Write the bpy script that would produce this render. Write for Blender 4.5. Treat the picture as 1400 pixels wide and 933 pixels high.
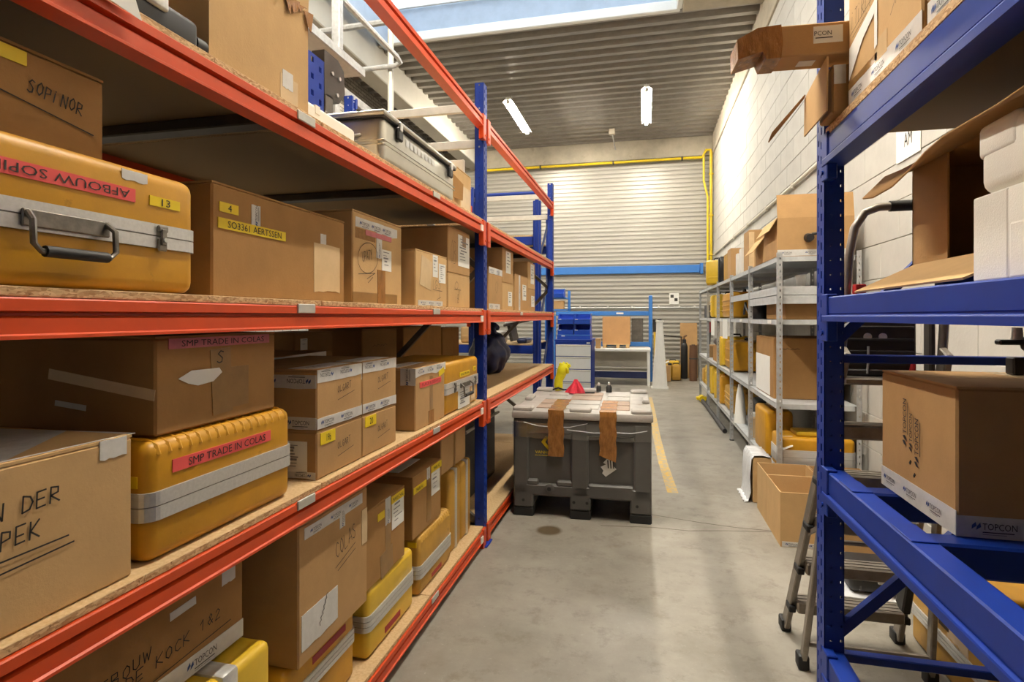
import bpy, bmesh, math, random
from mathutils import Matrix, Vector
random.seed(7)
SC = bpy.context.scene
for _o in list(bpy.data.objects): bpy.data.objects.remove(_o)
COL = SC.collection
R = math.radians

# ------------------------------------------------------------------ camera
cam_d = bpy.data.cameras.new('camera'); cam = bpy.data.objects.new('camera', cam_d); COL.objects.link(cam)
cam.location = (0, 0, 1.48); cam.rotation_euler = (R(90), 0, R(13.2))
cam_d.sensor_width = 36; cam_d.lens = 36*770/1400; cam_d.shift_y = -33.5/1400
cam_d.clip_start = 0.05; cam_d.clip_end = 200
SC.camera = cam
# ------------------------------------------------------------------ sky, exposure
W = bpy.data.worlds.new('overcast_sky'); SC.world = W; W.use_nodes = True
bg = W.node_tree.nodes['Background']; bg.inputs[0].default_value = (0.90, 0.95, 1.0, 1); bg.inputs[1].default_value = 1.8
SC.view_settings.view_transform = 'Standard'; SC.view_settings.look = 'None'
SC.view_settings.gamma = 1; SC.view_settings.use_curve_mapping = False
SC.view_settings.exposure = 0.82
SC.cycles.max_bounces = 8; SC.cycles.diffuse_bounces = 3; SC.cycles.transparent_max_bounces = 8
SC.cycles.sample_clamp_indirect = 6; SC.cycles.caustics_reflective = False; SC.cycles.caustics_refractive = False
TUBE = 300.0          # radiance of the fluorescent tubes
# skylight opening: a light portal (guides sampling of the sky, emits nothing of its own)
SKY = (-4.0, 0.5, 5.4, 8.37)   # x0 x1 y0 y1
pl = bpy.data.lights.new('skylight_portal', 'AREA'); pl.shape = 'RECTANGLE'; pl.size = 4.5; pl.size_y = SKY[3]-SKY[2]
pl.cycles.is_portal = True
po = bpy.data.objects.new('skylight_portal', pl); po.location = (-1.75, (SKY[2]+SKY[3])/2, 5.95); COL.objects.link(po)

# ------------------------------------------------------------------ materials
def lin(h):
    h = h.lstrip('#'); c = [int(h[i:i+2], 16)/255 for i in (0, 2, 4)]
    return tuple((x/12.92 if x <= 0.04045 else ((x+0.055)/1.055)**2.4) for x in c) + (1,)
def mix(nt, fac, a, b, blend='MIX'):
    n = nt.nodes.new('ShaderNodeMix'); n.data_type = 'RGBA'; n.blend_type = blend
    for sock, v in ((n.inputs[0], fac), (n.inputs[6], a), (n.inputs[7], b)):
        if hasattr(v, 'links') or hasattr(v, 'is_output'): nt.links.new(v, sock)
        else: sock.default_value = v
    return n.outputs[2]
def noise(nt, scale, detail=4, rough=0.6, vec=None, stretch=None):
    tc = nt.nodes.new('ShaderNodeTexCoord'); v = tc.outputs['Object'] if vec is None else vec
    if stretch:
        m = nt.nodes.new('ShaderNodeMapping'); m.inputs['Scale'].default_value = stretch
        nt.links.new(v, m.inputs[0]); v = m.outputs[0]
    n = nt.nodes.new('ShaderNodeTexNoise'); n.inputs['Scale'].default_value = scale
    n.inputs['Detail'].default_value = detail; n.inputs['Roughness'].default_value = rough
    nt.links.new(v, n.inputs['Vector'])
    return n.outputs[0]
def ramp(nt, fac, p0, p1, c0=(0, 0, 0, 1), c1=(1, 1, 1, 1)):
    r = nt.nodes.new('ShaderNodeValToRGB'); e = r.color_ramp.elements
    e[0].position = p0; e[1].position = p1; e[0].color = c0; e[1].color = c1
    nt.links.new(fac, r.inputs[0]); return r.outputs[0]
def bump(nt, h, b, strength=0.2, dist=0.01):
    n = nt.nodes.new('ShaderNodeBump'); n.inputs['Strength'].default_value = strength; n.inputs['Distance'].default_value = dist
    nt.links.new(h, n.inputs['Height']); nt.links.new(n.outputs[0], b.inputs['Normal'])
MATS = {}
def base(name):
    m = bpy.data.materials.new(name); m.use_nodes = True
    return m, m.node_tree, m.node_tree.nodes['Principled BSDF']
def pm(name, col, rough=0.6, metal=0.0, var=0.12, scale=6, stretch=None, dark=None, dirt=None, bmp=0.0, bscale=60, obj_var=0.0, spec=0.5, coat=0):
    """painted / plastic / paper surface: base colour with soft noise variation, optional dirt blotches and bump"""
    m, nt, b = base(name); c = lin(col)
    c2 = lin(dark) if dark else tuple(x*(1-var*2) for x in c[:3]) + (1,)
    n1 = noise(nt, scale, 5, 0.65, stretch=stretch)
    out = mix(nt, ramp(nt, n1, 0.35, 0.7), c, c2)
    if dirt:
        n2 = noise(nt, dirt[1], 6, 0.7); out = mix(nt, ramp(nt, n2, dirt[2], dirt[2]+0.12), out, lin(dirt[0]))
    if obj_var:
        oi = nt.nodes.new('ShaderNodeObjectInfo')
        mr = nt.nodes.new('ShaderNodeMapRange'); mr.inputs[3].default_value = 1-obj_var; mr.inputs[4].default_value = 1.0
        nt.links.new(oi.outputs['Random'], mr.inputs[0])
        out = mix(nt, 1.0, out, mr.outputs[0], 'MULTIPLY')
    nt.links.new(out, b.inputs['Base Color'])
    b.inputs['Roughness'].default_value = rough; b.inputs['Metallic'].default_value = metal
    b.inputs['Specular IOR Level'].default_value = spec; b.inputs['Coat Weight'].default_value = coat
    if bmp: bump(nt, noise(nt, bscale, 5, 0.6, stretch=stretch), b, bmp, 0.004)
    MATS[name] = m; return m
pm('cardboard', 'bf9868', 0.85, var=0.06, scale=9, bmp=0.15, bscale=120, obj_var=0.10, spec=0.25)
pm('cardboard_brown', 'a87f4e', 0.85, var=0.07, scale=8, bmp=0.15, bscale=120, obj_var=0.08, spec=0.25)
pm('cardboard_pale', 'd0ab78', 0.85, var=0.05, scale=8, bmp=0.15, bscale=120, obj_var=0.08, spec=0.25)
pm('cardboard_edge', '9d7547', 0.9, var=0.15, scale=60)
pm('case_yellow', 'd3991e', 0.42, var=0.10, scale=7, dirt=('8a6420', 9, 0.66), bmp=0.08, bscale=90, obj_var=0.10)
pm('case_tan', 'c99a3e', 0.5, var=0.12, scale=6, dirt=('7a5420', 8, 0.64), bmp=0.08, obj_var=0.06)
pm('case_bright', 'e8bf34', 0.38, var=0.06, scale=9, bmp=0.05, obj_var=0.10)
pm('aluminium', 'dadad7', 0.36, 0.55, var=0.07, scale=14, stretch=(1, 8, 8))
pm('aluminium_sheet', 'd3d0c6', 0.36, 0.85, var=0.07, scale=5, bmp=0.05, bscale=14)
pm('worn_steel', '8c8880', 0.4, 0.8, var=0.25, scale=30)
pm('dark_rubber', '1b1b1c', 0.6, var=0.1)
pm('black_plastic', '222224', 0.45, var=0.15, scale=12)
pm('rack_orange', 'dc4f1c', 0.42, var=0.07, scale=8, dirt=('a8340f', 16, 0.7), obj_var=0.05)
pm('rack_blue', '0f3494', 0.46, var=0.10, scale=7, dirt=('0d2670', 18, 0.68), obj_var=0.05, spec=0.35)
pm('light_blue', '3c7ccb', 0.42, var=0.06, scale=5)
pm('bin_blue', '2052c4', 0.42, var=0.06, scale=8)
pm('navy', '1c2752', 0.45, var=0.1)
pm('galvanised', 'c6c8c8', 0.42, 0.45, var=0.16, scale=22)
pm('galvanised_pale', 'cfcdc4', 0.5, 0.35, var=0.08, scale=16)
pm('shelf_grey', 'd2d5d6', 0.42, 0.25, var=0.10, scale=16)
pm('brace_grey', '6f6a62', 0.5, 0.4, var=0.15, scale=16)
pm('pvc_cream', 'd9d3c2', 0.55, var=0.05)
pm('white_paper', 'efeee8', 0.7, var=0.03)
pm('white_paint', 'e9e8e2', 0.55, var=0.04)
pm('drawer_grey', 'e4e6e6', 0.45, var=0.03)
pm('foam_white', 'efece2', 0.8, var=0.03, bmp=0.2, bscale=260)
pm('tape_white', 'dcdad6', 0.3, var=0.07, scale=25, bmp=0.15, bscale=35)
pm('tape_brown', 'a67138', 0.25, var=0.22, scale=40, stretch=(1, 1, 0.35), dirt=('c09468', 30, 0.62), bmp=1.0, bscale=60)
pm('tape_tan', '9a7440', 0.28, var=0.14, scale=12)
pm('tape_clear', 'dcbf94', 0.25, var=0.05, scale=14)
pm('label_red', 'ec5a57', 0.5, var=0.05)
pm('label_pink', 'd2747c', 0.5, var=0.12, scale=25)
pm('label_yellow', 'f3d41d', 0.5, var=0.04)
pm('ink', '2a2622', 0.7, var=0.1)
pm('ink_brown', '4a3823', 0.8, var=0.2)
pm('ink_red', 'a02a30', 0.6, var=0.1)
pm('print_black', '26262c', 0.6, var=0.1)
pm('print_blue', '2b4a8c', 0.6, var=0.1)
pm('print_grey', '8d8d90', 0.6, var=0.1)
pm('crate_grey', '575552', 0.5, var=0.08, scale=6, dirt=('53514e', 10, 0.62), bmp=0.08, bscale=100)
pm('lid_grey', 'c2bdb6', 0.55, var=0.12, scale=7, dirt=('8f7d6a', 8, 0.6))
pm('lid_brown', 'b59c88', 0.6, var=0.16, scale=10)
pm('dark_grey', '3d3c3c', 0.55, var=0.12, scale=8)
pm('dark_steel', '4a453f', 0.5, 0.3, var=0.15, scale=18)
pm('ladder_alu', '9c948a', 0.42, 0.7, var=0.14, scale=20)
pm('red_plastic', 'c32a2c', 0.45, var=0.08)
pm('pipe_yellow', 'e6c71c', 0.4, var=0.05)
pm('hivis_yellow', 'e8e016', 0.6, var=0.12, scale=20, bmp=0.3, bscale=30)
pm('hivis_red', 'e4344a', 0.7, var=0.15, scale=20, bmp=0.4, bscale=24)
pm('pine', 'd6b27c', 0.7, var=0.08, stretch=(1, 12, 12))
pm('plywood', 'd2a06a', 0.7, var=0.06, scale=5)
pm('plastic_sheet', 'e2e4e6', 0.25, var=0.06, scale=20, bmp=0.8, bscale=18)
pm('bag_blue', '1a2a5e', 0.3, var=0.2, scale=14, bmp=0.5, bscale=16)
pm('bag_black', '1c1c1e', 0.35, var=0.2, scale=14, bmp=0.5, bscale=20)
pm('brown_wood', '6b4a33', 0.6, var=0.15)
pm('block_white', 'c8c5bd', 0.82, var=0.05, scale=5, dirt=('bab3a5', 4, 0.68), bmp=0.35, bscale=45, obj_var=0.07, spec=0.3)
pm('mortar', 'c9c3b6', 0.9, var=0.08, scale=20, bmp=0.3, spec=0.2)
pm('concrete_pale', 'bdb3a0', 0.85, var=0.14, scale=2.5, dirt=('958a78', 2.2, 0.62), bmp=0.2, bscale=40, spec=0.3)
pm('concrete_light', 'b3aea2', 0.85, var=0.06, scale=2, bmp=0.15, bscale=40, spec=0.3)
pm('deck_steel', '98938c', 0.40, 0.6, var=0.12, scale=5, stretch=(1, 6, 1))
pm('cladding', 'bdbab1', 0.36, 0.35, var=0.05, scale=3, stretch=(1, 1, 5))
pm('curb_white', 'a9b7c8', 0.6, var=0.07, scale=5)
pm('wall_plain', '77736a', 0.85, var=0.04)
pm('glass_tint', 'ffffff', 0.2)
def special():
    # chipboard
    m, nt, b = base('chipboard')
    tc = nt.nodes.new('ShaderNodeTexCoord')
    mp = nt.nodes.new('ShaderNodeMapping'); mp.inputs['Scale'].default_value = (1, 0.55, 1.6); nt.links.new(tc.outputs['Object'], mp.inputs[0])
    v = nt.nodes.new('ShaderNodeTexVoronoi'); v.inputs['Scale'].default_value = 170; nt.links.new(mp.outputs[0], v.inputs['Vector'])
    out = mix(nt, ramp(nt, v.outputs['Color'], 0.15, 0.8), lin('a87f52'), lin('dcbd8e'))
    out = mix(nt, ramp(nt, noise(nt, 120, 3), 0.6, 0.72), out, lin('7d5a34'))
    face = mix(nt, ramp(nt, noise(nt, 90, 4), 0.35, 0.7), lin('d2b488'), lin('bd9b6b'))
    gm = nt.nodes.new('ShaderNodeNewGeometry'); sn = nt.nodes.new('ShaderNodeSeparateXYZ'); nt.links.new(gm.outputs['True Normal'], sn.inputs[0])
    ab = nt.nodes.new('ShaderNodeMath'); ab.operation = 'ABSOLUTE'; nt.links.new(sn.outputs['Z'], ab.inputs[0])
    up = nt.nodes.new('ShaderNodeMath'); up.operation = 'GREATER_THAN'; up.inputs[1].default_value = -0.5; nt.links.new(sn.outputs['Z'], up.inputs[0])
    face = mix(nt, up.outputs[0], lin('8f7a58'), face)      # under-shelf shade painted into the colour: downward faces a darker brown
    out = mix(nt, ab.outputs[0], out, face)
    nt.links.new(out, b.inputs['Base Color']); b.inputs['Roughness'].default_value = 0.8
    MATS['chipboard'] = m
    # board face (smooth sanded chipboard)
    m, nt, b = base('board_face')
    out = mix(nt, ramp(nt, noise(nt, 90, 4), 0.35, 0.7), lin('dcc196'), lin('c7a674'))
    out = mix(nt, ramp(nt, noise(nt, 3, 5), 0.55, 0.75), out, lin('b89a6e'))
    nt.links.new(out, b.inputs['Base Color']); b.inputs['Roughness'].default_value = 0.75; MATS['board_face'] = m
    # concrete floor
    m, nt, b = base('floor_concrete')
    out = mix(nt, ramp(nt, noise(nt, 1.1, 8, 0.7), 0.34, 0.68), lin('a39e93'), lin('7f796d'))
    out = mix(nt, ramp(nt, noise(nt, 7, 8, 0.75), 0.52, 0.75), out, lin('756e61'))
    out = mix(nt, ramp(nt, noise(nt, 38, 6, 0.8), 0.60, 0.74), out, lin('b0aba0'))
    out = mix(nt, ramp(nt, noise(nt, 2.6, 4, 0.6, stretch=(1, 0.7, 1)), 0.66, 0.78), out, lin('7c6a48'))
    tc = nt.nodes.new('ShaderNodeTexCoord')
    # round oil stain in front of the crate
    vm = nt.nodes.new('ShaderNodeVectorMath'); vm.operation = 'DISTANCE'; vm.inputs[1].default_value = (-0.64, 3.85, 0)
    nt.links.new(tc.outputs['Object'], vm.inputs[0])
    out = mix(nt, ramp(nt, vm.outputs['Value'], 0.07, 0.10, (1, 1, 1, 1), (0, 0, 0, 1)), out, lin('5d503c'))
    nt.links.new(out, b.inputs['Base Color'])
    rg = ramp(nt, noise(nt, 3, 5), 0.3, 0.7, (0.32, 0.32, 0.32, 1), (0.55, 0.55, 0.55, 1)); nt.links.new(rg, b.inputs['Roughness'])
    bump(nt, noise(nt, 50, 6, 0.7), b, 0.06, 0.004); MATS['floor_concrete'] = m
    # worn yellow floor paint
    m, nt, b = base('floor_paint')
    out = mix(nt, ramp(nt, noise(nt, 22, 7, 0.8), 0.40, 0.56), lin('e8b92c'), lin('b3aa94'))
    nt.links.new(out, b.inputs['Base Color']); b.inputs['Roughness'].default_value = 0.55; MATS['floor_paint'] = m
    # grey brick wall (far, bricks under ten pixels)
    m, nt, b = base('grey_brick')
    tc = nt.nodes.new('ShaderNodeTexCoord'); mp = nt.nodes.new('ShaderNodeMapping')
    mp.inputs['Rotation'].default_value = (R(90), 0, R(90)); nt.links.new(tc.outputs['Object'], mp.inputs[0])
    sx = nt.nodes.new('ShaderNodeSeparateXYZ'); nt.links.new(tc.outputs['Object'], sx.inputs[0])
    cx = nt.nodes.new('ShaderNodeCombineXYZ'); nt.links.new(sx.outputs['Y'], cx.inputs[0]); nt.links.new(sx.outputs['Z'], cx.inputs[1])
    br = nt.nodes.new('ShaderNodeTexBrick'); nt.links.new(cx.outputs[0], br.inputs['Vector'])
    br.inputs['Scale'].default_value = 1; br.inputs['Brick Width'].default_value = 0.2; br.inputs['Row Height'].default_value = 0.066
    br.inputs['Mortar Size'].default_value = 0.008
    br.inputs['Color1'].default_value = lin('a9a49a'); br.inputs['Color2'].default_value = lin('c3bfb5'); br.inputs['Mortar'].default_value = lin('7d786f')
    nt.links.new(br.outputs[0], b.inputs['Base Color']); b.inputs['Roughness'].default_value = 0.85; bump(nt, br.outputs['Fac'], b, -0.4, 0.01); MATS['grey_brick'] = m
    # emitters
    m = bpy.data.materials.new('tube_glow'); m.use_nodes = True; nt = m.node_tree; nt.nodes.clear()
    e = nt.nodes.new('ShaderNodeEmission'); e.inputs[0].default_value = (1.0, 0.91, 0.77, 1); e.inputs[1].default_value = TUBE
    o = nt.nodes.new('ShaderNodeOutputMaterial'); nt.links.new(e.outputs[0], o.inputs[0]); MATS['tube_glow'] = m
    # clear film / glazing: mostly transparent with a glossy sheen
    for nm, fac, rg, tint in (('clear_film', 0.22, 0.12, (0.9, 0.9, 0.9, 1)), ('skylight_glazing', 0.06, 0.05, (0.95, 0.98, 1, 1))):
        m = bpy.data.materials.new(nm); m.use_nodes = True; nt = m.node_tree; nt.nodes.clear()
        t = nt.nodes.new('ShaderNodeBsdfTransparent'); t.inputs[0].default_value = tint
        g = nt.nodes.new('ShaderNodeBsdfGlossy'); g.inputs['Roughness'].default_value = rg
        mx = nt.nodes.new('ShaderNodeMixShader'); mx.inputs[0].default_value = fac
        o = nt.nodes.new('ShaderNodeOutputMaterial')
        nt.links.new(t.outputs[0], mx.inputs[1]); nt.links.new(g.outputs[0], mx.inputs[2]); nt.links.new(mx.outputs[0], o.inputs[0]); MATS[nm] = m
special()

# ------------------------------------------------------------------ mesh gatherer
class G:
    def __init__(s): s.v = []; s.f = []; s.m = []; s.M = None
    def _add(s, vs, fs, mi=0):
        n = len(s.v)
        if s.M is not None: vs = [tuple(s.M @ Vector(p)) for p in vs]
        s.v += [tuple(p) for p in vs]; s.f += [tuple(i+n for i in f) for f in fs]; s.m += [mi]*len(fs); return s
    def box(s, x0, x1, y0, y1, z0, z1, mi=0):
        return s._add([(x0,y0,z0),(x1,y0,z0),(x1,y1,z0),(x0,y1,z0),(x0,y0,z1),(x1,y0,z1),(x1,y1,z1),(x0,y1,z1)],
                      [(0,3,2,1),(4,5,6,7),(0,1,5,4),(1,2,6,5),(2,3,7,6),(3,0,4,7)], mi)
    def cbox(s, x0, x1, y0, y1, z0, z1, c=0.004, mi=0):
        """box with chamfered edges"""
        c = min(c, (x1-x0)/2.2, (y1-y0)/2.2, (z1-z0)/2.2)
        vs = []; idx = {}
        for i, x in enumerate((x0, x1)):
            for j, y in enumerate((y0, y1)):
                for k, z in enumerate((z0, z1)):
                    dx, dy, dz = (c if i == 0 else -c), (c if j == 0 else -c), (c if k == 0 else -c)
                    idx[i,j,k] = len(vs); vs += [(x, y+dy, z+dz), (x+dx, y, z+dz), (x+dx, y+dy, z)]
        q = lambda i, j, k, a: idx[i,j,k]+a
        fs = [(q(0,0,0,0),q(0,0,1,0),q(0,1,1,0),q(0,1,0,0)), (q(1,0,0,0),q(1,1,0,0),q(1,1,1,0),q(1,0,1,0)),
              (q(0,0,0,1),q(1,0,0,1),q(1,0,1,1),q(0,0,1,1)), (q(0,1,0,1),q(0,1,1,1),q(1,1,1,1),q(1,1,0,1)),
              (q(0,0,0,2),q(0,1,0,2),q(1,1,0,2),q(1,0,0,2)), (q(0,0,1,2),q(1,0,1,2),q(1,1,1,2),q(0,1,1,2))]
        for j in (0,1):
            for k in (0,1): fs.append((q(0,j,k,1),q(1,j,k,1),q(1,j,k,2),q(0,j,k,2)) if (j==0)==(k==1) else (q(0,j,k,2),q(1,j,k,2),q(1,j,k,1),q(0,j,k,1)))
        for i in (0,1):
            for k in (0,1): fs.append((q(i,0,k,2),q(i,1,k,2),q(i,1,k,0),q(i,0,k,0)) if (i==0)==(k==1) else (q(i,0,k,0),q(i,1,k,0),q(i,1,k,2),q(i,0,k,2)))
        for i in (0,1):
            for j in (0,1): fs.append((q(i,j,0,0),q(i,j,1,0),q(i,j,1,1),q(i,j,0,1)) if (i==0)==(j==1) else (q(i,j,0,1),q(i,j,1,1),q(i,j,1,0),q(i,j,0,0)))
        for i in (0,1):
            for j in (0,1):
                for k in (0,1):
                    t = (q(i,j,k,0),q(i,j,k,1),q(i,j,k,2)); fs.append(t if (i+j+k) % 2 == 0 else t[::-1])
        return s._add(vs, fs, mi)
    def rbox(s, x0, x1, y0, y1, z0, z1, r=0.02, seg=3, mi=0):
        bm = bmesh.new(); bmesh.ops.create_cube(bm, size=1)
        for v in bm.verts: v.co = ((x0+x1)/2+v.co.x*(x1-x0), (y0+y1)/2+v.co.y*(y1-y0), (z0+z1)/2+v.co.z*(z1-z0))
        r = min(r, (x1-x0)/2.05, (y1-y0)/2.05, (z1-z0)/2.05)
        bmesh.ops.bevel(bm, geom=list(bm.edges), offset=r, segments=seg, profile=0.5, affect='EDGES')
        bm.verts.index_update()
        s._add([tuple(v.co) for v in bm.verts], [tuple(v.index for v in f.verts) for f in bm.faces], mi); bm.free(); return s
    def prism(s, poly, axis, a, b, mi=0):
        """2-D polygon extruded along axis: 'x' (poly=y,z), 'y' (poly=x,z), 'z' (poly=x,y)"""
        def p(u, w, t): return {'x': (t,u,w), 'y': (u,t,w), 'z': (u,w,t)}[axis]
        n = len(poly); vs = [p(u,w,a) for u, w in poly] + [p(u,w,b) for u, w in poly]
        fs = [tuple(range(n)), tuple(range(2*n-1, n-1, -1))] + [(i, n+i, n+(i+1) % n, (i+1) % n) for i in range(n)]
        return s._add(vs, fs, mi)
    def tube(s, pts, r, n=8, mi=0, cap=True):
        pts = [Vector(p) for p in pts]; rs = r if isinstance(r, (list, tuple)) else [r]*len(pts)
        vs = []; ref = None
        for i, p in enumerate(pts):
            t = (pts[min(i+1, len(pts)-1)] - pts[max(i-1, 0)]).normalized()
            if ref is None: ref = t.orthogonal().normalized()
            ref = (ref - t*ref.dot(t)).normalized(); b = t.cross(ref)
            for k in range(n):
                a = 2*math.pi*k/n; vs.append(tuple(p + (ref*math.cos(a) + b*math.sin(a))*rs[i]))
        fs = [(i*n+k, i*n+(k+1) % n, (i+1)*n+(k+1) % n, (i+1)*n+k) for i in range(len(pts)-1) for k in range(n)]
        if cap: fs += [tuple(range(n-1, -1, -1)), tuple((len(pts)-1)*n+k for k in range(n))]
        return s._add(vs, fs, mi)
    def bar(s, p, q, w, h, up=(0, 0, 1), mi=0, c=0):
        """rectangular bar from p to q; w across, h along the up side"""
        p, q = Vector(p), Vector(q); d = q-p; L = d.length; d.normalize(); u = Vector(up)
        x = d.cross(u).normalized(); u = x.cross(d)
        M = Matrix((( x.x, d.x, u.x, p.x), (x.y, d.y, u.y, p.y), (x.z, d.z, u.z, p.z), (0,0,0,1)))
        old = s.M; s.M = M if old is None else old @ M
        (s.cbox if c else s.box)(-w/2, w/2, 0, L, -h/2, h/2, *((c,) if c else ()), mi=mi); s.M = old; return s
    def lathe(s, prof, cx, cy, n=16, mi=0):
        vs = [(cx+r*math.cos(2*math.pi*k/n), cy+r*math.sin(2*math.pi*k/n), z) for r, z in prof for k in range(n)]
        fs = [(i*n+k, i*n+(k+1) % n, (i+1)*n+(k+1) % n, (i+1)*n+k) for i in range(len(prof)-1) for k in range(n)]
        fs += [tuple(range(n-1, -1, -1)), tuple((len(prof)-1)*n+k for k in range(n))]
        return s._add(vs, fs, mi)
    def sheet(s, pts, th=0.004, mi=0):
        """a flat polygon (3-D points) given thickness"""
        P = [Vector(p) for p in pts]; nrm = (P[1]-P[0]).cross(P[2]-P[0]).normalized()*th; n = len(P)
        vs = [tuple(p) for p in P] + [tuple(p-nrm) for p in P]
        fs = [tuple(range(n)), tuple(range(2*n-1, n-1, -1))] + [(i, n+i, n+(i+1) % n, (i+1) % n) for i in range(n)]
        return s._add(vs, fs, mi)
    def mesh(s, name):
        me = bpy.data.meshes.new(name); me.from_pydata(s.v, [], s.f)
        if any(s.m): me.polygons.foreach_set('material_index', s.m)
        me.update(); return me
def part(name, g, mat, parent=None, smooth=False, label=None, loc=None):
    me = g.mesh(name) if isinstance(g, G) else g
    o = bpy.data.objects.new(name, me); COL.objects.link(o)
    if isinstance(g, G):
        for m in (mat if isinstance(mat, (list, tuple)) else [mat]): me.materials.append(MATS[m])
        if smooth:
            me.polygons.foreach_set('use_smooth', [True]*len(me.polygons))
            try: me.set_sharp_from_angle(angle=R(42))
            except Exception: pass
        bm = bmesh.new(); bm.from_mesh(me); bmesh.ops.recalc_face_normals(bm, faces=bm.faces); bm.to_mesh(me); bm.free()
    if parent: o.parent = parent
    if label: o['label'] = label
    if loc: o.location = loc
    return o
def thing(name, label, cat, loc=(0, 0, 0), rot=0, group=None, rx=0, ry=0):
    o = bpy.data.objects.new(name, None); COL.objects.link(o); o.empty_display_size = 0.1
    o.location = loc; o.rotation_euler = (R(rx), R(ry), R(rot)); o['label'] = label; o['category'] = cat
    if group: o['group'] = group
    return o
def single(name, g, mat, label, cat, loc=(0, 0, 0), rot=0, group=None, smooth=False):
    o = part(name, g, mat, smooth=smooth); o.location = loc; o.rotation_euler[2] = R(rot); o['label'] = label; o['category'] = cat
    if group: o['group'] = group
    return o
def struct(name, g, mat, smooth=False):
    o = part(name, g, mat, smooth=smooth); o['kind'] = 'structure'; return o

# ------------------------------------------------------------------ faces, stickers, writing
class Face:
    """a flat side of a thing: a runs to the reader's right, b up, c outwards"""
    def __init__(s, o, u, v): s.o = Vector(o); s.u = Vector(u); s.v = Vector(v); s.n = s.u.cross(s.v)
    def p(s, a, b, c=0.0): return tuple(s.o + s.u*a + s.v*b + s.n*c)
_TH = [0]
def slab(F, a0, b0, a1, b1, th=None, g=None, mi=0, ang=0.0, jag=0):
    if th is None: _TH[0] += 1; th = 0.0008+(_TH[0] % 9)*0.00014
    g = g or G(); ca, sa = math.cos(R(ang)), math.sin(R(ang)); am, bm_ = (a0+a1)/2, (b0+b1)/2
    if jag:
        n = 6; poly = [(a0 + (a1-a0)*i/n, b0 + random.uniform(0.001, 2*jag+0.001)) for i in range(n+1)] + [(a1 - (a1-a0)*i/n, b1 + random.uniform(-jag, jag)*0.4) for i in range(n+1)]
    else: poly = [(a0,b0),(a1,b0),(a1,b1),(a0,b1)]
    poly = [(am+(a-am)*ca-(b-bm_)*sa, bm_+(a-am)*sa+(b-bm_)*ca) for a, b in poly]
    n = len(poly); vs = [F.p(a, b, th) for a, b in poly] + [F.p(a, b, -0.0004) for a, b in poly]
    return g._add(vs, [tuple(range(n))] + [(i, n+i, n+(i+1) % n, (i+1) % n) for i in range(n)], mi)
_TX = {}
def glyphs(t):
    if t not in _TX:
        cu = bpy.data.curves.new('t', 'FONT'); cu.body = t; cu.resolution_u = 2
        ob = bpy.data.objects.new('t', cu); COL.objects.link(ob)
        me = bpy.data.meshes.new_from_object(ob.evaluated_get(bpy.context.evaluated_depsgraph_get()))
        vs = [tuple(v.co) for v in me.vertices]; fs = [tuple(p.vertices) for p in me.polygons]
        xs = [v[0] for v in vs] or [0]; ys = [v[1] for v in vs] or [0]
        x0, w = min(xs), max(max(xs)-min(xs), 1e-6)
        _TX[t] = ([((v[0]-x0), v[1]) for v in vs], fs, w)
        bpy.data.objects.remove(ob); bpy.data.curves.remove(cu); bpy.data.meshes.remove(me)
    return _TX[t]
def write(g, F, t, a, b, w, h, c=0.002, ang=0.0, mi=0, flip=False):
    """printed text filling width w, cap height h, lower-left at (a, b)"""
    vs, fs, tw = glyphs(t); ca, sa = math.cos(R(ang)), math.sin(R(ang)); out = []
    for x, y in vs:
        X, Y = x/tw*w, y/0.70*h
        if flip: X, Y = w-X, h-Y
        out.append(F.p(a+X*ca-Y*sa, b+X*sa+Y*ca, c))
    g._add(out, fs, mi); return g
LOGO = [[(0,0),(0.25,0),(0.62,0.55),(0.62,1),(0.38,1),(0,0.45)], [(0.38,0),(0.62,0),(1,0.55),(1,1),(0.76,1),(0.76,0.5)]]
def tape_print(g, F, a, b, h, ang=0.0, flip=False):
    """the tape's repeating mark: a double slash emblem and TOPCON, a fine line below"""
    ca, sa = math.cos(R(ang)), math.sin(R(ang)); W = h*5.0
    T = lambda x, y: F.p(a+(x if not flip else W-x)*ca-(y if not flip else h-y)*sa, b+(x if not flip else W-x)*sa+(y if not flip else h-y)*ca, 0.0024)
    for q in ([(0,0.1),(0.55,0.5),(0.45,1.0),(0.05,0.6)], [(0.5,0.0),(1.05,0.4),(0.95,0.95),(0.6,0.5)]):
        g._add([T(x*h, y*h) for x, y in q], [(0,1,2,3)], 1)
    vs, fs, tw = glyphs('TOPCON'); g._add([T(h*1.2+x/tw*h*3.7, y/0.70*h*0.82+h*0.08) for x, y in vs], fs, 0)
    g._add([T(h*1.2,-0.3*h), T(h*4.6,-0.3*h), T(h*4.6,-0.18*h), T(h*1.2,-0.18*h)], [(0,1,2,3)], 0)
    g._add([T(h*1.2,-0.55*h), T(h*3.8,-0.55*h), T(h*3.8,-0.47*h), T(h*1.2,-0.47*h)], [(0,1,2,3)], 2)
def brand_tape(par, F, a0, b0, a1, b1, step=0.17, h=None, flip=False, vert=False, off=0.03, jag=0.002, ang=0):
    """white printed parcel tape, its print a child of it"""
    t = part('packing_tape', slab(F, a0, b0, a1, b1, jag=jag, ang=ang), 'tape_white', par); g = G()
    h = h or (0.30*((a1-a0) if vert else (b1-b0)))
    x = (b0 if vert else a0) + off; end = (b1 if vert else a1)
    while x + h*4.9 < end + 0.001:
        if vert: tape_print(g, F, a0 + (a1-a0)*0.35 + h, x, h, 90, flip)
        else: tape_print(g, F, x, b0 + (b1-b0)*0.5 - h*0.3 + (x-(a0+a1)/2)*math.tan(R(ang)), h, ang, flip)
        x += step
    if g.f: part('tape_print', g, ['print_black', 'print_blue', 'print_grey'], t)['kind'] = 'stuff'
    return t
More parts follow.
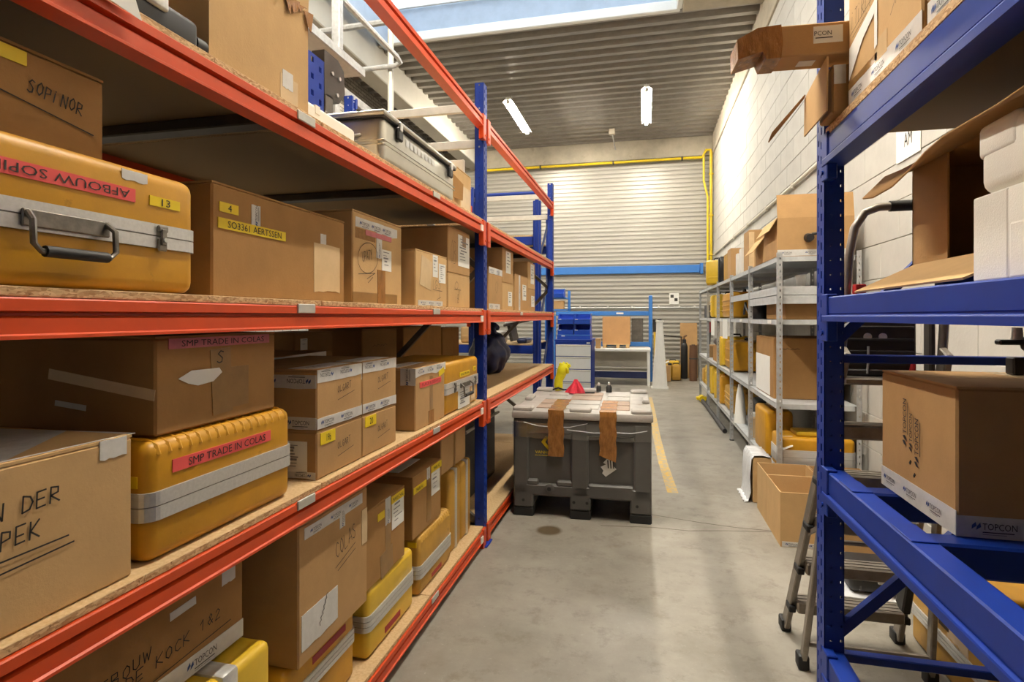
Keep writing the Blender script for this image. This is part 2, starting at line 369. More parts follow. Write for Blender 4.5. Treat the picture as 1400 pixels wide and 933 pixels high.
def sticker(par, F, a0, b0, a1, b1, mat, text=None, ink='ink', ang=0.0, flip=False, name='label_strip', fill=(0.12, 0.88), hh=0.55, label=None, off=0.0021):
    s = part(name, slab(F, a0, b0, a1, b1, th=off, ang=ang), mat, par, label=label)
    if text:
        w, h = a1-a0, b1-b0; g = G(); am, bm_ = (a0+a1)/2, (b0+b1)/2; tw = w*(fill[1]-fill[0]); th_ = h*hh
        ca, sa = math.cos(R(ang)), math.sin(R(ang)); x, y = (fill[0]-0.5)*w, -th_/2
        write(g, F, text, am+x*ca-y*sa, bm_+x*sa+y*ca, tw, th_, off+0.001, ang, flip=flip); part('lettering', g, ink, s)
    return s
def doc_label(par, F, a0, b0, a1, b1, rows=5, ang=0.0):
    """white shipping label with unreadably small print shown as lines"""
    s = part('paper_label', slab(F, a0, b0, a1, b1, ang=ang), 'white_paper', par); g = G(); w, h = a1-a0, b1-b0
    for i in range(rows):
        y = b1 - h*(0.14 + 0.74*i/rows); ww = w*random.uniform(0.25, 0.7); hh = h*random.choice((0.025, 0.04, 0.07)); x0 = a0+w*random.uniform(0.1, 0.25)
        g._add([F.p(x0,y,0.0025), F.p(x0+ww,y,0.0025), F.p(x0+ww,y+hh,0.0025), F.p(x0,y+hh,0.0025)], [(0,1,2,3)])
    part('label_print', g, 'print_grey', s); return s
ST = {'A':[[(0,0),(.3,1),(.6,0)],[(.12,.38),(.5,.4)]],'B':[[(0,0),(0,1),(.4,.95),(.42,.6),(0,.52),(.48,.4),(.45,.05),(0,0)]],'C':[[(.55,.85),(.3,1),(.05,.6),(.08,.2),(.3,0),(.55,.12)]],
 'D':[[(0,0),(.02,1),(.4,.85),(.55,.5),(.4,.1),(0,0)]],'E':[[(.5,1),(0,.98),(0,0),(.5,.03)],[(0,.5),(.42,.52)]],'F':[[(.5,1),(0,1),(0,0)],[(0,.52),(.4,.54)]],'I':[[(.1,.75),(.08,0)],[(.13,.95),(.13,1)]],
 'K':[[(0,0),(.02,1)],[(.5,1),(.03,.45),(.55,0)]],'L':[[(0,1),(0,0),(.5,.05)]],'N':[[(0,0),(.03,1),(.5,0),(.53,1)]],'O':[[(.3,1),(.05,.7),(.05,.25),(.28,0),(.52,.3),(.5,.75),(.3,1)]],
 'P':[[(0,0),(.02,1),(.45,.9),(.45,.55),(.02,.45)]],'R':[[(0,0),(.02,1),(.45,.9),(.45,.58),(.02,.48),(.55,0)]],'S':[[(.5,.9),(.25,1),(.05,.75),(.45,.4),(.42,.08),(.2,0),(0,.12)]],
 'U':[[(0,1),(.03,.2),(.25,0),(.48,.2),(.5,1)]],'W':[[(0,1),(.15,0),(.3,.7),(.45,0),(.62,1)]],'T':[[(0,1),(.55,1)],[(.28,1),(.27,0)]],'Y':[[(0,1),(.25,.5)],[(.5,1),(.15,0)]],'G':[[(.5,.85),(.25,1),(.03,.5),(.25,0),(.5,.2),(.5,.45),(.3,.45)]],
 'M':[[(0,0),(.05,1),(.3,.4),(.55,1),(.6,0)]],'V':[[(0,1),(.25,0),(.5,1)]],'1':[[(.05,.65),(.3,1),(.28,0)]],'2':[[(.05,.8),(.25,1),(.45,.75),(.02,0),(.5,.02)]],'&':[[(.5,0),(.15,.75),(.3,1),(.42,.75),(.05,.3),(.2,0),(.5,.35)]],'9':[[(.45,.8),(.2,1),(.05,.7),(.3,.55),(.45,.85),(.35,0)]],
 '~':[[(0,.3),(.15,.7),(.35,.4),(.5,.8),(.7,.5)]]}
def stroke(g, F, pts, w, c=0.0023):
    """a felt-pen line: a flat ribbon through 2-D points"""
    n = len(pts)
    for i in range(n-1):
        (a, b), (d, e) = pts[i], pts[i+1]; dx, dy = d-a, e-b; L = math.hypot(dx, dy) or 1e-6; px, py = -dy/L*w/2, dx/L*w/2; ex, ey = dx/L*w*0.3, dy/L*w*0.3
        g._add([F.p(a+px-ex,b+py-ey,c), F.p(a-px-ex,b-py-ey,c), F.p(d-px+ex,e-py+ey,c), F.p(d+px+ex,e+py+ey,c)], [(0,1,2,3)])
def hand(par, F, lines, ink='ink', w=0.004, under=()):
    w *= 0.72
    """handwriting: lines = (text, a, b, width, height, slope degrees); under = straight pen lines"""
    g = G(); rnd = random.Random(len(lines)*7+len(under))
    for (t, a, b, ww, h, ang) in lines:
        ca, sa = math.cos(R(ang)), math.sin(R(ang)); adv = ww/max(len(t), 1)
        for i, ch in enumerate(t):
            for pl in ST.get(ch, []):
                jy = rnd.uniform(-.06, .06)*h; sl = 0.18
                q = [((x+sl*y*0.5)*adv*1.3 + i*adv, y*h + jy) for x, y in pl]
                stroke(g, F, [(a+x*ca-y*sa, b+x*sa+y*ca) for x, y in q], w)
    for u in under: stroke(g, F, u, w)
    return part('handwriting', g, ink, par)

# =================================================================== THE BUILDING
YB, XR, XL, ZC = 14.5, 1.64, -5.25, 5.87
fl = struct('floor', G().box(XL-0.2, XR+0.3, -6, YB+0.3, -0.12, 0), 'floor_concrete')
g = G()
pts = [(0.095, 10.6), (0.125, 9.0), (0.15, 7.2), (0.185, 5.9), (0.22, 5.2), (0.235, 4.9)]
for (x0, y0), (x1, y1) in zip(pts, pts[1:]): g._add([(x0-0.045,y0,0.0015),(x0+0.045,y0,0.0015),(x1+0.045,y1,0.0015),(x1-0.045,y1,0.0015)], [(0,1,2,3)])
part('painted_line', g, 'floor_paint', fl, label='worn yellow painted aisle line')
def joint(p):
    g = G()
    for (x0, y0), (x1, y1) in zip(p, p[1:]): g._add([(x0,y0-0.005,0.001),(x1,y1-0.005,0.001),(x1,y1+0.005,0.001),(x0,y0+0.005,0.001)], [(0,1,2,3)])
    part('floor_joint', g, 'mortar_dark', fl)
pm('mortar_dark', '6f685c', 0.9)
joint([(-0.3,4.02),(0.06,4.07),(0.3,4.06),(0.55,4.12),(0.86,4.17)]); joint([(0.05,4.33),(0.4,4.24),(0.62,4.2),(0.86,4.19)])

# right wall: painted aerated-concrete blocks 600 x 250
wr = struct('wall_right', G().box(XR+0.012, XR+0.25, -6, YB+0.3, 0, ZC+0.3), 'mortar')
blocks = []
for c in range(22):
    z = c*0.25
    off = -0.3 if c % 2 else 0.0
    n = 0
    while True:
        y = -6+off+n*0.6; n += 1
        if y > YB: break
        y0, y1 = max(y, -6), min(y+0.6, YB)
        if y1-y0 < 0.05: continue
        ym, zm = (y0+y1)/2, z+0.125
        zc = -math.sin(R(13.2))*XR+math.cos(R(13.2))*ym
        vis = False
        if zc > 0.5:
            u = 700+770*(math.cos(R(13.2))*XR+math.sin(R(13.2))*ym)/zc; v = 433-770*(zm-1.48)/zc
            vis = u < 1440 and -25 < v < 960
        blocks.append((not vis, math.hypot(ym, XR, zm-1.48), y0, y1, z))
blocks.sort()
_bm = {}
stuff = G()
for i, (hid, dd, y0, y1, z) in enumerate(blocks):
    h = min(0.247, 5.42-z)
    if h < 0.03: continue
    w = round(y1-y0-0.004, 3)
    if i < 300 and not hid:
        key = (w, h)
        if key not in _bm:
            me = G().cbox(0, 0.05, 0, w, 0, h, 0.004).mesh('block'); me.materials.append(MATS['block_white']); _bm[key] = me
        o = bpy.data.objects.new('block', _bm[key]); COL.objects.link(o); o.parent = wr
        o.location = (XR+random.uniform(-0.0025, 0.0015), y0+0.002, z+0.0015)
    else:
        x = XR+random.uniform(-0.0025, 0.0015); stuff.cbox(x, x+0.05, y0+0.002, y0+0.002+w, z+0.0015, z+0.0015+h, 0.004)
so = part('remaining_blocks', stuff, 'block_white', wr); so['kind'] = 'stuff'
struct('trim_1', G().cbox(XR-0.03, XR+0.2, -6, YB, 5.425, ZC+0.12, 0.01), 'concrete_pale')         # ring beam on the block wall
# back wall: horizontal trapezoid cladding
def corrugate(axis_len0, axis_len1, a0, a1, pitch, depth, put, top=0.3, web=0.12):
    """put(t, d, s) -> point; t runs across the ribs"""
    prof = []; t = a0
    while t < a1:
        for f, d in ((0, 0), (top, 0), (top+web, depth), (1-web, depth)): 
            if t+f*pitch <= a1: prof.append((t+f*pitch, d))
        t += pitch
    prof.append((a1, 0)); vs = [put(t, d, axis_len0) for t, d in prof]+[put(t, d, axis_len1) for t, d in prof]; n = len(prof)
    return vs, [(i, i+1, n+i+1, n+i) for i in range(n-1)]
g = G(); g._add(*corrugate(XL, XR, 0, 5.45, 0.105, 0.026, lambda t, d, s: (s, YB-d, t), 0.42, 0.14))
g.box(XL-0.1, XR+0.3, YB+0.01, YB+0.2, 0, ZC+0.3)
wb = struct('wall_back', g, 'cladding')
struct('trim_2', G().cbox(XL, XR-0.03, YB-0.12, YB+0.005, 5.40, ZC+0.1, 0.012), 'concrete_pale')           # concrete lintel over the cladding
wl = struct('wall_left', G().box(XL-0.2, XL, -6, YB+0.3, 0, ZC+0.3), 'grey_brick')
struct('wall_front', G().box(XL-0.2, XR+0.3, -6.2, -6, 0, ZC+0.3), 'wall_plain')
# concrete beam along the left bay
g = G(); g.cbox(-4.52, -4.22, -6, YB-0.12, 5.40, ZC+0.1, 0.015); g.cbox(-4.60, -4.52, -6, YB-0.12, 5.44, 5.56, 0.01)
g.cbox(-4.66, -4.605, -6, YB-0.12, 5.50, 5.54, 0.008)
struct('trim_3', g, 'concrete_light')
# ceiling: steel deck around the skylight opening
def deck(x0, x1, y0, y1):
    g._add(*corrugate(x0, x1, y0, y1, 0.28, 0.105, lambda t, d, s: (s, t, ZC+d), 0.34, 0.14)); g.box(x0, x1, y0, y1, ZC+0.13, ZC+0.18)
g = G(); deck(XL, XR+0.2, SKY[3]+0.02, YB+0.2); deck(XL, XR+0.2, -6, SKY[2]); deck(SKY[1], XR+0.2, SKY[2], SKY[3]+0.02); deck(XL, -4.26, SKY[2], SKY[3]+0.02)
struct('ceiling', g, 'deck_steel')
# skylight: upstand, lower trim and glazing
x0, x1, y0, y1 = SKY
g = G(); g.box(x0-0.2, x1+0.12, y1, y1+0.06, ZC+0.08, ZC+0.52); g.box(x0-0.2, x1+0.12, y0-0.06, y0, ZC+0.08, ZC+0.52)
g.box(x1, x1+0.06, y0, y1, ZC+0.08, ZC+0.52); g.box(x0-0.06, x0, y0, y1, ZC-0.1, ZC+0.52)
struct('trim_4', g, 'curb_white')
g = G(); g.cbox(x0, x1, y1-0.05, y1+0.03, ZC-0.03, ZC+0.12, 0.012); g.cbox(x1-0.05, x1+0.03, y0, y1-0.05, ZC-0.03, ZC+0.12, 0.012)
struct('trim_5', g, 'white_paint')
struct('trim_6', G().cbox(x1+0.03, XR-0.03, y1-0.3, y1+0.02, ZC-0.04, ZC+0.1, 0.01), 'concrete_pale')
win = struct('window_1', G().box(x0-0.06, x1+0.06, y0-0.06, y1+0.06, ZC+0.53, ZC+0.54), 'skylight_glazing')
for k in range(4): part('glazing_bar', G().cbox(x0, x1, y0+0.05+k*(y1-y0-0.1)/3-0.02, y0+0.05+k*(y1-y0-0.1)/3+0.02, ZC+0.50, ZC+0.53, 0.004), 'white_paint', win)

# =================================================================== LAMPS
def tube_lamp(x, y, label, L=2.25):
    t = thing('tube_lamp', label, 'ceiling lamp', (x, y, 5.60), group='fluorescent tube lamps under the deck')
    part('housing', G().prism([(-0.10,0.03),(-0.05,0.075),(-0.04,0.11),(0.04,0.11),(0.05,0.075),(0.10,0.03),(0.094,0.028),(0.046,0.068),(-0.046,0.068),(-0.094,0.028)], 'y', 0, L), 'white_paint', t)
    part('tube', G().tube([(0, 0.04, 0.02), (0, L-0.04, 0.02)], 0.028, 8), 'tube_glow', t, smooth=True)
    for e in (0.0, L-0.04): part('end_cap', G().cbox(-0.035, 0.035, e, e+0.04, -0.015, 0.06, 0.006), 'white_paint', t)
    for e in (0.35, L-0.35): part('hanger_rod', G().tube([(0, e, 0.10), (0, e, 0.27)], 0.006, 6), 'galvanised', t)
tube_lamp(0.045, 10.55, 'lit tube lamp right of the two on the ceiling, nearer the block wall', 1.9)
tube_lamp(-2.56, 10.55, 'lit tube lamp left of the two, above the orange rack beam', 1.9)
tube_lamp(0.045, 1.5, 'lit tube lamp over the aisle beside the orange rack, nearest the camera', 2.6)
tube_lamp(-2.56, 1.5, 'lit tube lamp high above the back of the orange rack', 2.6)


# =================================================================== SERVICES ON THE WALLS
def wp(name, g, mat, root, smooth=False, label=None):
    o = part(name, g, mat, root, smooth=smooth, label=label); o.location = -Vector(root.location); return o
t = thing('gas_pipe', 'yellow gas pipe along the lintel and down the back corner', 'pipe', (1.44, 14.3, 2.6))
wp('main_run', G().tube([(-4.2,14.30,5.33),(1.36,14.30,5.33),(1.46,14.30,5.50),(1.56,14.30,5.50),(1.57,14.30,5.42),(1.57,14.30,2.6)], 0.032, 10), 'pipe_yellow', t, True)
wp('branch', G().tube([(1.40,14.26,5.36),(1.40,14.26,4.75),(1.49,14.26,4.35),(1.49,14.26,2.6)], 0.026, 10), 'pipe_yellow', t, True)
for x in (-2.6, -0.75, 0.9): wp('pipe_clip', G().cbox(x-0.02, x+0.02, 14.26, 14.385, 5.29, 5.37, 0.006), 'dark_steel', t)
for z in (4.9, 3.9, 2.95): wp('pipe_clip', G().cbox(1.52, 1.62, 14.25, 14.34, z, z+0.03, 0.006), 'pipe_yellow', t)
t = thing('ceiling_detector', 'small detector box on a thin drop rod before the back lintel', 'detector', (-0.72, 13.4, 5.5))
wp('housing', G().rbox(-0.80,-0.66,13.28,13.42,5.73,5.86,0.02), 'concrete_pale', t); wp('drop_rod', G().tube([(-0.72,13.35,5.73),(-0.70,14.3,5.66)], 0.014, 6), 'galvanised', t)
t = thing('light_blue_rail', 'light blue steel rail across the corrugated back wall', 'rail', (-0.3, 14.4, 2.6))
wp('rail_face', G().cbox(-4.4, 1.32, 14.40, 14.47, 2.555, 2.745, 0.006), 'light_blue', t)
wp('end_bracket', G().cbox(1.325, 1.40, 14.36, 14.47, 2.52, 2.78, 0.006), 'light_blue', t)
t = thing('wall_conduit', 'thin grey cable conduit low on the corrugated back wall', 'conduit', (0.2, 14.45, 1.68))
wp('tube', G().tube([(-2.6,14.45,1.70),(1.5,14.45,1.70)], 0.022, 8), 'galvanised', t, True)
for x in (-1.6,-0.9,-0.3,0.35,0.85,1.2): wp('clip', G().cbox(x-0.02,x+0.02,14.42,14.48,1.70,1.745,0.005), 'white_paint', t)
t = thing('white_conduit', 'white cable conduit high on the painted block wall', 'conduit', (1.61, 8, 2.9))
wp('tube', G().tube([(1.613,2.0,2.93),(1.613,14.2,2.95)], 0.018, 8), 'pvc_cream', t, True)
for k in range(9): wp('clip', G().cbox(1.59,1.635,2.6+k*1.4,2.63+k*1.4,2.905,2.97,0.004), 'pvc_cream', t)
t = thing('target_poster', 'white paper with two black squares taped to the corrugated wall', 'poster', (0.72, 14.46, 1.92))
part('sheet', G().box(-0.115,0.115,-0.002,0.0,-0.14,0.14), 'white_paper', t)
part('black_square', G().box(-0.085,-0.008,-0.0045,-0.002,0.022,0.098), 'ink', t); part('black_square', G().box(0.008,0.085,-0.0045,-0.002,-0.062,0.014), 'ink', t)
F = Face((0,-0.003,0),(1,0,0),(0,0,1)); part('lettering', write(G(), F, 'v', -0.06, -0.11, 0.02, 0.02), 'ink', t)
t = thing('wall_sheet', 'white paper sheet lettered AM on the white block wall', 'paper', (XR-0.006, 4.06, 2.62))
part('sheet', G().box(-0.002,0,-0.17,0.17,-0.13,0.13), 'white_paper', t)
part('lettering', write(G(), Face((-0.002,0.10,-0.02),(0,-1,0),(0,0,1)), 'AM', 0.05, -0.03, 0.11, 0.09), 'ink', t)

# =================================================================== RACKS
def perf(g, F, W_, H_, cols, th=0.0025, c0=0.0):
    """punched plate on face F: cols = (centre, hole width, hole height, pitch, offset)"""
    def q(a0, b0, a1, b1):
        vs = [F.p(a,b,c0+c) for c in (0,-th) for a, b in ((a0,b0),(a1,b0),(a1,b1),(a0,b1))]
        g._add(vs, [(0,1,2,3),(7,6,5,4),(0,4,5,1),(1,5,6,2),(2,6,7,3),(3,7,4,0)])
    x = 0
    for uc, w, h, pitch, off in sorted(cols):
        q(x, 0, uc-w/2, H_); y = 0; k = off
        while k + h < H_:
            q(uc-w/2, y, uc+w/2, k); y = k+h; k += pitch
        q(uc-w/2, y, uc+w/2, H_); x = uc+w/2
    q(x, 0, W_, H_)
def upright(root, xf, y0, y1, depth, H_, mat, sgn, fine=False, foot=True):
    """open punched post: face at xf looking along sgn*x, side flanges running back"""
    g = G(); w = y1-y0
    if fine: fc = [(w*0.22, 0.009, 0.020, 0.05, 0.03), (w*0.62, 0.012, 0.026, 0.05, 0.012)]; sc = [(depth*0.34, 0.010, 0.010, 0.05, 0.02)]; sc2 = [(depth*0.34, 0.008, 0.008, 0.05, 0.02), (depth*0.86, 0.008, 0.009, 0.05, 0.02)]
    else: fc = [(w*0.3, 0.012, 0.022, 0.05, 0.03), (w*0.7, 0.012, 0.022, 0.05, 0.012)]; sc2 = sc = [(depth*0.5, 0.010, 0.012, 0.05, 0.02)]
    if sgn > 0: perf(g, Face((xf,y0,0),(0,1,0),(0,0,1)), w, H_, fc); near = Face((xf-depth,y0,0),(1,0,0),(0,0,1)); far = Face((xf,y1,0),(-1,0,0),(0,0,1))
    else: perf(g, Face((xf,y1,0),(0,-1,0),(0,0,1)), w, H_, fc); near = Face((xf,y0,0),(1,0,0),(0,0,1)); far = Face((xf+depth,y1,0),(-1,0,0),(0,0,1))
    perf(g, near, depth, H_, sc2); perf(g, far, depth, H_, sc)
    xb = xf-sgn*depth
    for ya, yb in ((y0, y0+w*0.3), (y1-w*0.3, y1)): g.box(min(xb,xb+sgn*0.0025), max(xb,xb+sgn*0.0025), ya, yb, 0, H_)
    p = wp('upright_post', g, mat, root)
    if foot:
        a, b = sorted((xf+sgn*0.03, xb-sgn*0.03)); f = wp('foot_plate', G().cbox(a, b, y0-0.03, y1+0.03, 0, 0.008, 0.002), mat, root)
    return p
def beam(root, xf, sgn, y0, y1, z1, h, mat, depth=0.05, name='beam', flat=False):
    z0 = z1-h; P = [(0.002,z0),(0.002,z0+0.006),(-0.003,z0+0.009),(-0.003,z0+h*0.50),(-0.016,z0+h*0.56),(-0.016,z0+h*0.63),(0,z0+h*0.68),(0,z1-0.003),(-0.003,z1),(-depth,z1),(-depth,z0)]
    if flat: P = [(0.009,z0),(0.009,z0+h*0.20),(0.007,z0+h*0.24),(-0.003,z0+h*0.26),(-0.003,z0+h*0.30),(0,z0+h*0.33),(0,z1-0.004),(-0.004,z1),(-depth,z1),(-depth,z0)]
    o = wp(name, G().prism([(xf+sgn*a, b) for a, b in P], 'y', y0, y1), mat, root)
    for e, s in ((y0, -1), (y1, 1)):
        a, b = sorted((e-s*0.045, e+s*0.016)); c, d = sorted((xf+sgn*0.005, xf-sgn*0.028))
        g = G().cbox(c, d, a, b, z1-0.15, z1+0.01, 0.003); g.tube([(xf+sgn*0.004, e, z1-0.12),(xf+sgn*0.010, e, z1-0.12)], 0.008, 8)
        wp('beam_connector', g, mat, root)
    return o
LV = {0: 0.112, 1: 0.927, 2: 1.512, 3: 2.087, 4: 2.765}     # tops of the orange beams
S0, S1, S2, S3 = 0.131, 0.946, 1.531, 2.106                 # tops of the boards
rk = thing('pallet_rack', 'long orange and blue pallet rack full of boxes along the left of the aisle', 'rack', (-1.0, 3.53, 0))
for y in (-0.2, 3.49, 6.30):
    upright(rk, -1.006, y, y+0.08, 0.06, 2.99, 'rack_blue', 1); upright(rk, -2.0, y, y+0.08, 0.06, 2.99, 'rack_blue', -1)
    ym = y+0.04
    for a, b in (((-1.06,1.78),(-1.95,0.87)), ((-1.06,1.80),(-1.95,2.60)), ((-1.95,0.85),(-1.06,0.14))):
        wp('diagonal_brace', G().bar((a[0],ym,a[1]),(b[0],ym,b[1]),0.03,0.034), 'brace_grey', rk)
    for z in (2.59, 2.83): wp('cross_tie', G().cbox(-1.95,-1.03,ym+0.02,ym+0.045,z,z+0.055,0.003), 'galvanised_pale', rk)
bays = ((-0.12, 3.49), (3.57, 6.30))
for bi, (ya, yb) in enumerate(bays):
    for l, z in LV.items():
        beam(rk, -0.998, 1, ya, yb, z, 0.07, 'rack_orange'); beam(rk, -2.004, -1, ya, yb, z, 0.07, 'rack_orange')
        if l == 4: continue
        cuts = [ya+0.003]+[c for c in ((0.55, 1.62, 2.56) if bi == 0 else (4.78, 5.86))]+[yb-0.003]
        for c0, c1 in zip(cuts, cuts[1:]):
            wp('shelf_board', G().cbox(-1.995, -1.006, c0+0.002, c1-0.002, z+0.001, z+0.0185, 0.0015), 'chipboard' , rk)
        for yc in ([0.48, 1.48, 2.49] if bi == 0 else [4.5, 5.4]):
            wp('support_bar', G().cbox(-1.955,-1.049,yc-0.03,yc+0.03,z-0.035,z,0.004), 'dark_steel' if l < 3 or yc < 2 else 'dark_steel', rk)
def clip(y, l, z=0): wp('label_holder', G().cbox(-1.0,-0.9935,y-0.045,y+0.045,LV[l]-0.022,LV[l]+0.006,0.002), 'galvanised_pale', rk)
for y, l in ((1.52,2),(2.62,2),(1.52,1),(2.62,1),(1.52,3),(2.62,3),(0.62,1),(2.6,0),(4.6,2)): clip(y, l)
for l in (0,1,2,3):
    wp('level_sticker', G().box(-1.001,-0.9935,3.40,3.445,LV[l]-0.064,LV[l]-0.026), 'white_paper', rk)

rr = thing('pallet_rack', 'blue pallet rack standing close on the right with deep blue beams', 'rack', (0.6, 2.1, 0))
for y in (2.12, -0.72):
    upright(rr, 0.6, y, y+0.085, 0.062, 3.4, 'rack_blue', -1, fine=(y > 0)); upright(rr, 1.56, y, y+0.085, 0.062, 3.4, 'rack_blue', 1)
    ym = y+0.03
    for z in (0.31, 1.335): wp('horizontal_brace', G().cbox(0.655,1.51,ym-0.015,ym+0.02,z-0.014,z+0.014,0.003), 'rack_blue' , rr)
    for a, b in (((0.65,0.39),(1.51,1.28)), ((0.65,1.40),(1.51,2.30))): wp('diagonal_brace', G().bar((a[0],ym,a[1]),(b[0],ym,b[1]),0.028,0.034), 'rack_blue', rr)
RB = {'top': (2.092, 0.10), 'middle': (1.546, 0.082), 'low': (0.957, 0.10), 'bottom': (0.335, 0.10)}
for k, (z, h) in RB.items():
    beam(rr, 0.6, -1, -0.635, 2.12, z, h, 'rack_blue', 0.06, flat=True); beam(rr, 1.562, 1, -0.635, 2.12, z, h, 'rack_blue', 0.06, flat=True)
for c0, c1 in ((-0.63, 0.30), (0.30, 1.22), (1.22, 2.118)):
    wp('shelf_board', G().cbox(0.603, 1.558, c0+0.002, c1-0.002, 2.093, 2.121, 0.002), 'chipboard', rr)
for y in (1.92, 1.54, 0.4):
    wp('support_bar', G().cbox(0.655, 1.505, y-0.035, y+0.035, 0.872, 0.951, 0.006), 'rack_blue', rr)
    wp('bar_flange', G().cbox(0.602, 0.66, y-0.06, y+0.06, 0.957, 0.961, 0.0015), 'rack_blue', rr)
for y in (1.80, 1.20): wp('support_bar', G().cbox(0.80, 1.505, y-0.03, y+0.03, 1.546, 1.628, 0.006), 'rack_blue', rr)

# blue rack beyond the far end of the orange one
r3 = thing('pallet_rack', 'dark blue punched rack seen end-on beyond the orange rack', 'rack', (-1.42, 7.3, 0))
for y in (7.26, 8.26):
    upright(r3, -1.32, y, y+0.06, 0.10, 3.0, 'rack_blue', 1); upright(r3, -4.0, y, y+0.06, 0.10, 3.0, 'rack_blue', -1)
for z in (1.10, 2.53):
    for y in (7.24, 8.32): wp('beam', G().cbox(-3.90,-1.42,y,y+0.05,z-0.11,z,0.004), 'rack_blue', r3)
    for k in range(3): wp('shelf_board', G().cbox(-3.92+k*0.83,-3.09+k*0.83-0.004,7.24,8.37,z+0.001,z+0.02,0.002), 'board_face', r3)
for (a, b) in ((0.3, 1.2), (1.2, 2.1), (2.1, 2.9)): wp('diagonal_brace', G().bar((-1.38,7.32,a),(-1.38,8.26,b),0.025,0.03), 'navy', r3)
t = thing('tube_frame', 'thin blue tube barrier rising beside the tall rack post', 'frame', (-2.2, 7.0, 0))  # thin blue tubular frame, shaped like a goal post
wp('leg', G().tube([(-2.1,6.9,0),(-2.1,6.9,3.06)], 0.035, 10), 'rack_blue', t, True); wp('cross_bar', G().tube([(-2.1,6.9,3.02),(-1.3,6.9,3.02)], 0.024, 10), 'rack_blue', t, True)
wp('leg', G().tube([(-1.30,6.9,0),(-1.30,6.9,3.04)], 0.024, 10), 'rack_blue', t, True)

# =================================================================== CARTONS AND CASES
def carton(label, loc, w, d, h, mat='cardboard', rot=0, seam='y', group=None, cat='box', flaps=True, gap=0.004):
    """closed carton; local x -d..0 (front face at x=0), y 0..w"""
    t = thing('cardboard_box', label, cat, loc, rot, group)
    part('body', G().cbox(-d, 0, 0, w, 0, h-(0.005 if flaps else 0), 0.005), mat, t)
    if flaps:
        if seam == 'y':
            part('flap', G().box(-d/2+gap/2, -0.001, 0.001, w-0.001, h-0.0052, h), mat, t); part('flap', G().box(-d+0.001, -d/2-gap/2, 0.001, w-0.001, h-0.0052, h), mat, t)
        else:
            part('flap', G().box(-d+0.001, -0.001, 0.001, w/2-gap/2, h-0.0052, h), mat, t); part('flap', G().box(-d+0.001, -0.001, w/2+gap/2, w-0.001, h-0.0052, h), mat, t)
    fc = {'front': Face((0,0,0),(0,1,0),(0,0,1)), 'near': Face((-d,0,0),(1,0,0),(0,0,1)), 'far': Face((0,w,0),(-1,0,0),(0,0,1)), 'top': Face((0,0,h),(0,1,0),(-1,0,0))}
    return t, fc
def open_carton(label, loc, w, d, h, mat='cardboard', rot=0, th=0.005, group=None, lid=()):
    """open-topped carton of real board walls; lid: flap sides ('front','back','near','far') with fold angle"""
    t = thing('cardboard_box', label, 'box', loc, rot, group); g = G()
    g.box(-d,0,0,w,0,th); g.box(-th,0,0,w,th,h); g.box(-d,-d+th,0,w,th,h); g.box(-d+th,-th,0,th,th,h); g.box(-d+th,-th,w-th,w,th,h)
    part('body', g, mat, t)
    for side, L, a in lid:
        ca, sa = math.cos(R(a))*L, math.sin(R(a))*L
        q = {'front': [(0,0,h),(0,w,h),(ca,w,h+sa),(ca,0,h+sa)], 'back': [(-d,w,h),(-d,0,h),(-d-ca,0,h+sa),(-d-ca,w,h+sa)],
             'near': [(-d,0,h),(0,0,h),(0,-ca,h+sa),(-d,-ca,h+sa)], 'far': [(0,w,h),(-d,w,h),(-d,w+ca,h+sa),(0,w+ca,h+sa)]}[side]
        part('flap', G().sheet(q, th), mat, t)
    fc = {'front': Face((0,0,0),(0,1,0),(0,0,1)), 'near': Face((-d,0,0),(1,0,0),(0,0,1)), 'far': Face((0,w,0),(-1,0,0),(0,0,1))}
    return t, fc
def rrect(x0, x1, y0, y1, r, n=5):
    """outline of a rectangle with round corners"""
    P = []
    for cx, cy, a0 in ((x1-r, y0+r, -90), (x1-r, y1-r, 0), (x0+r, y1-r, 90), (x0+r, y0+r, 180)):
        P += [(cx+r*math.cos(R(a0+90*k/n)), cy+r*math.sin(R(a0+90*k/n))) for k in range(n+1)]
    return P
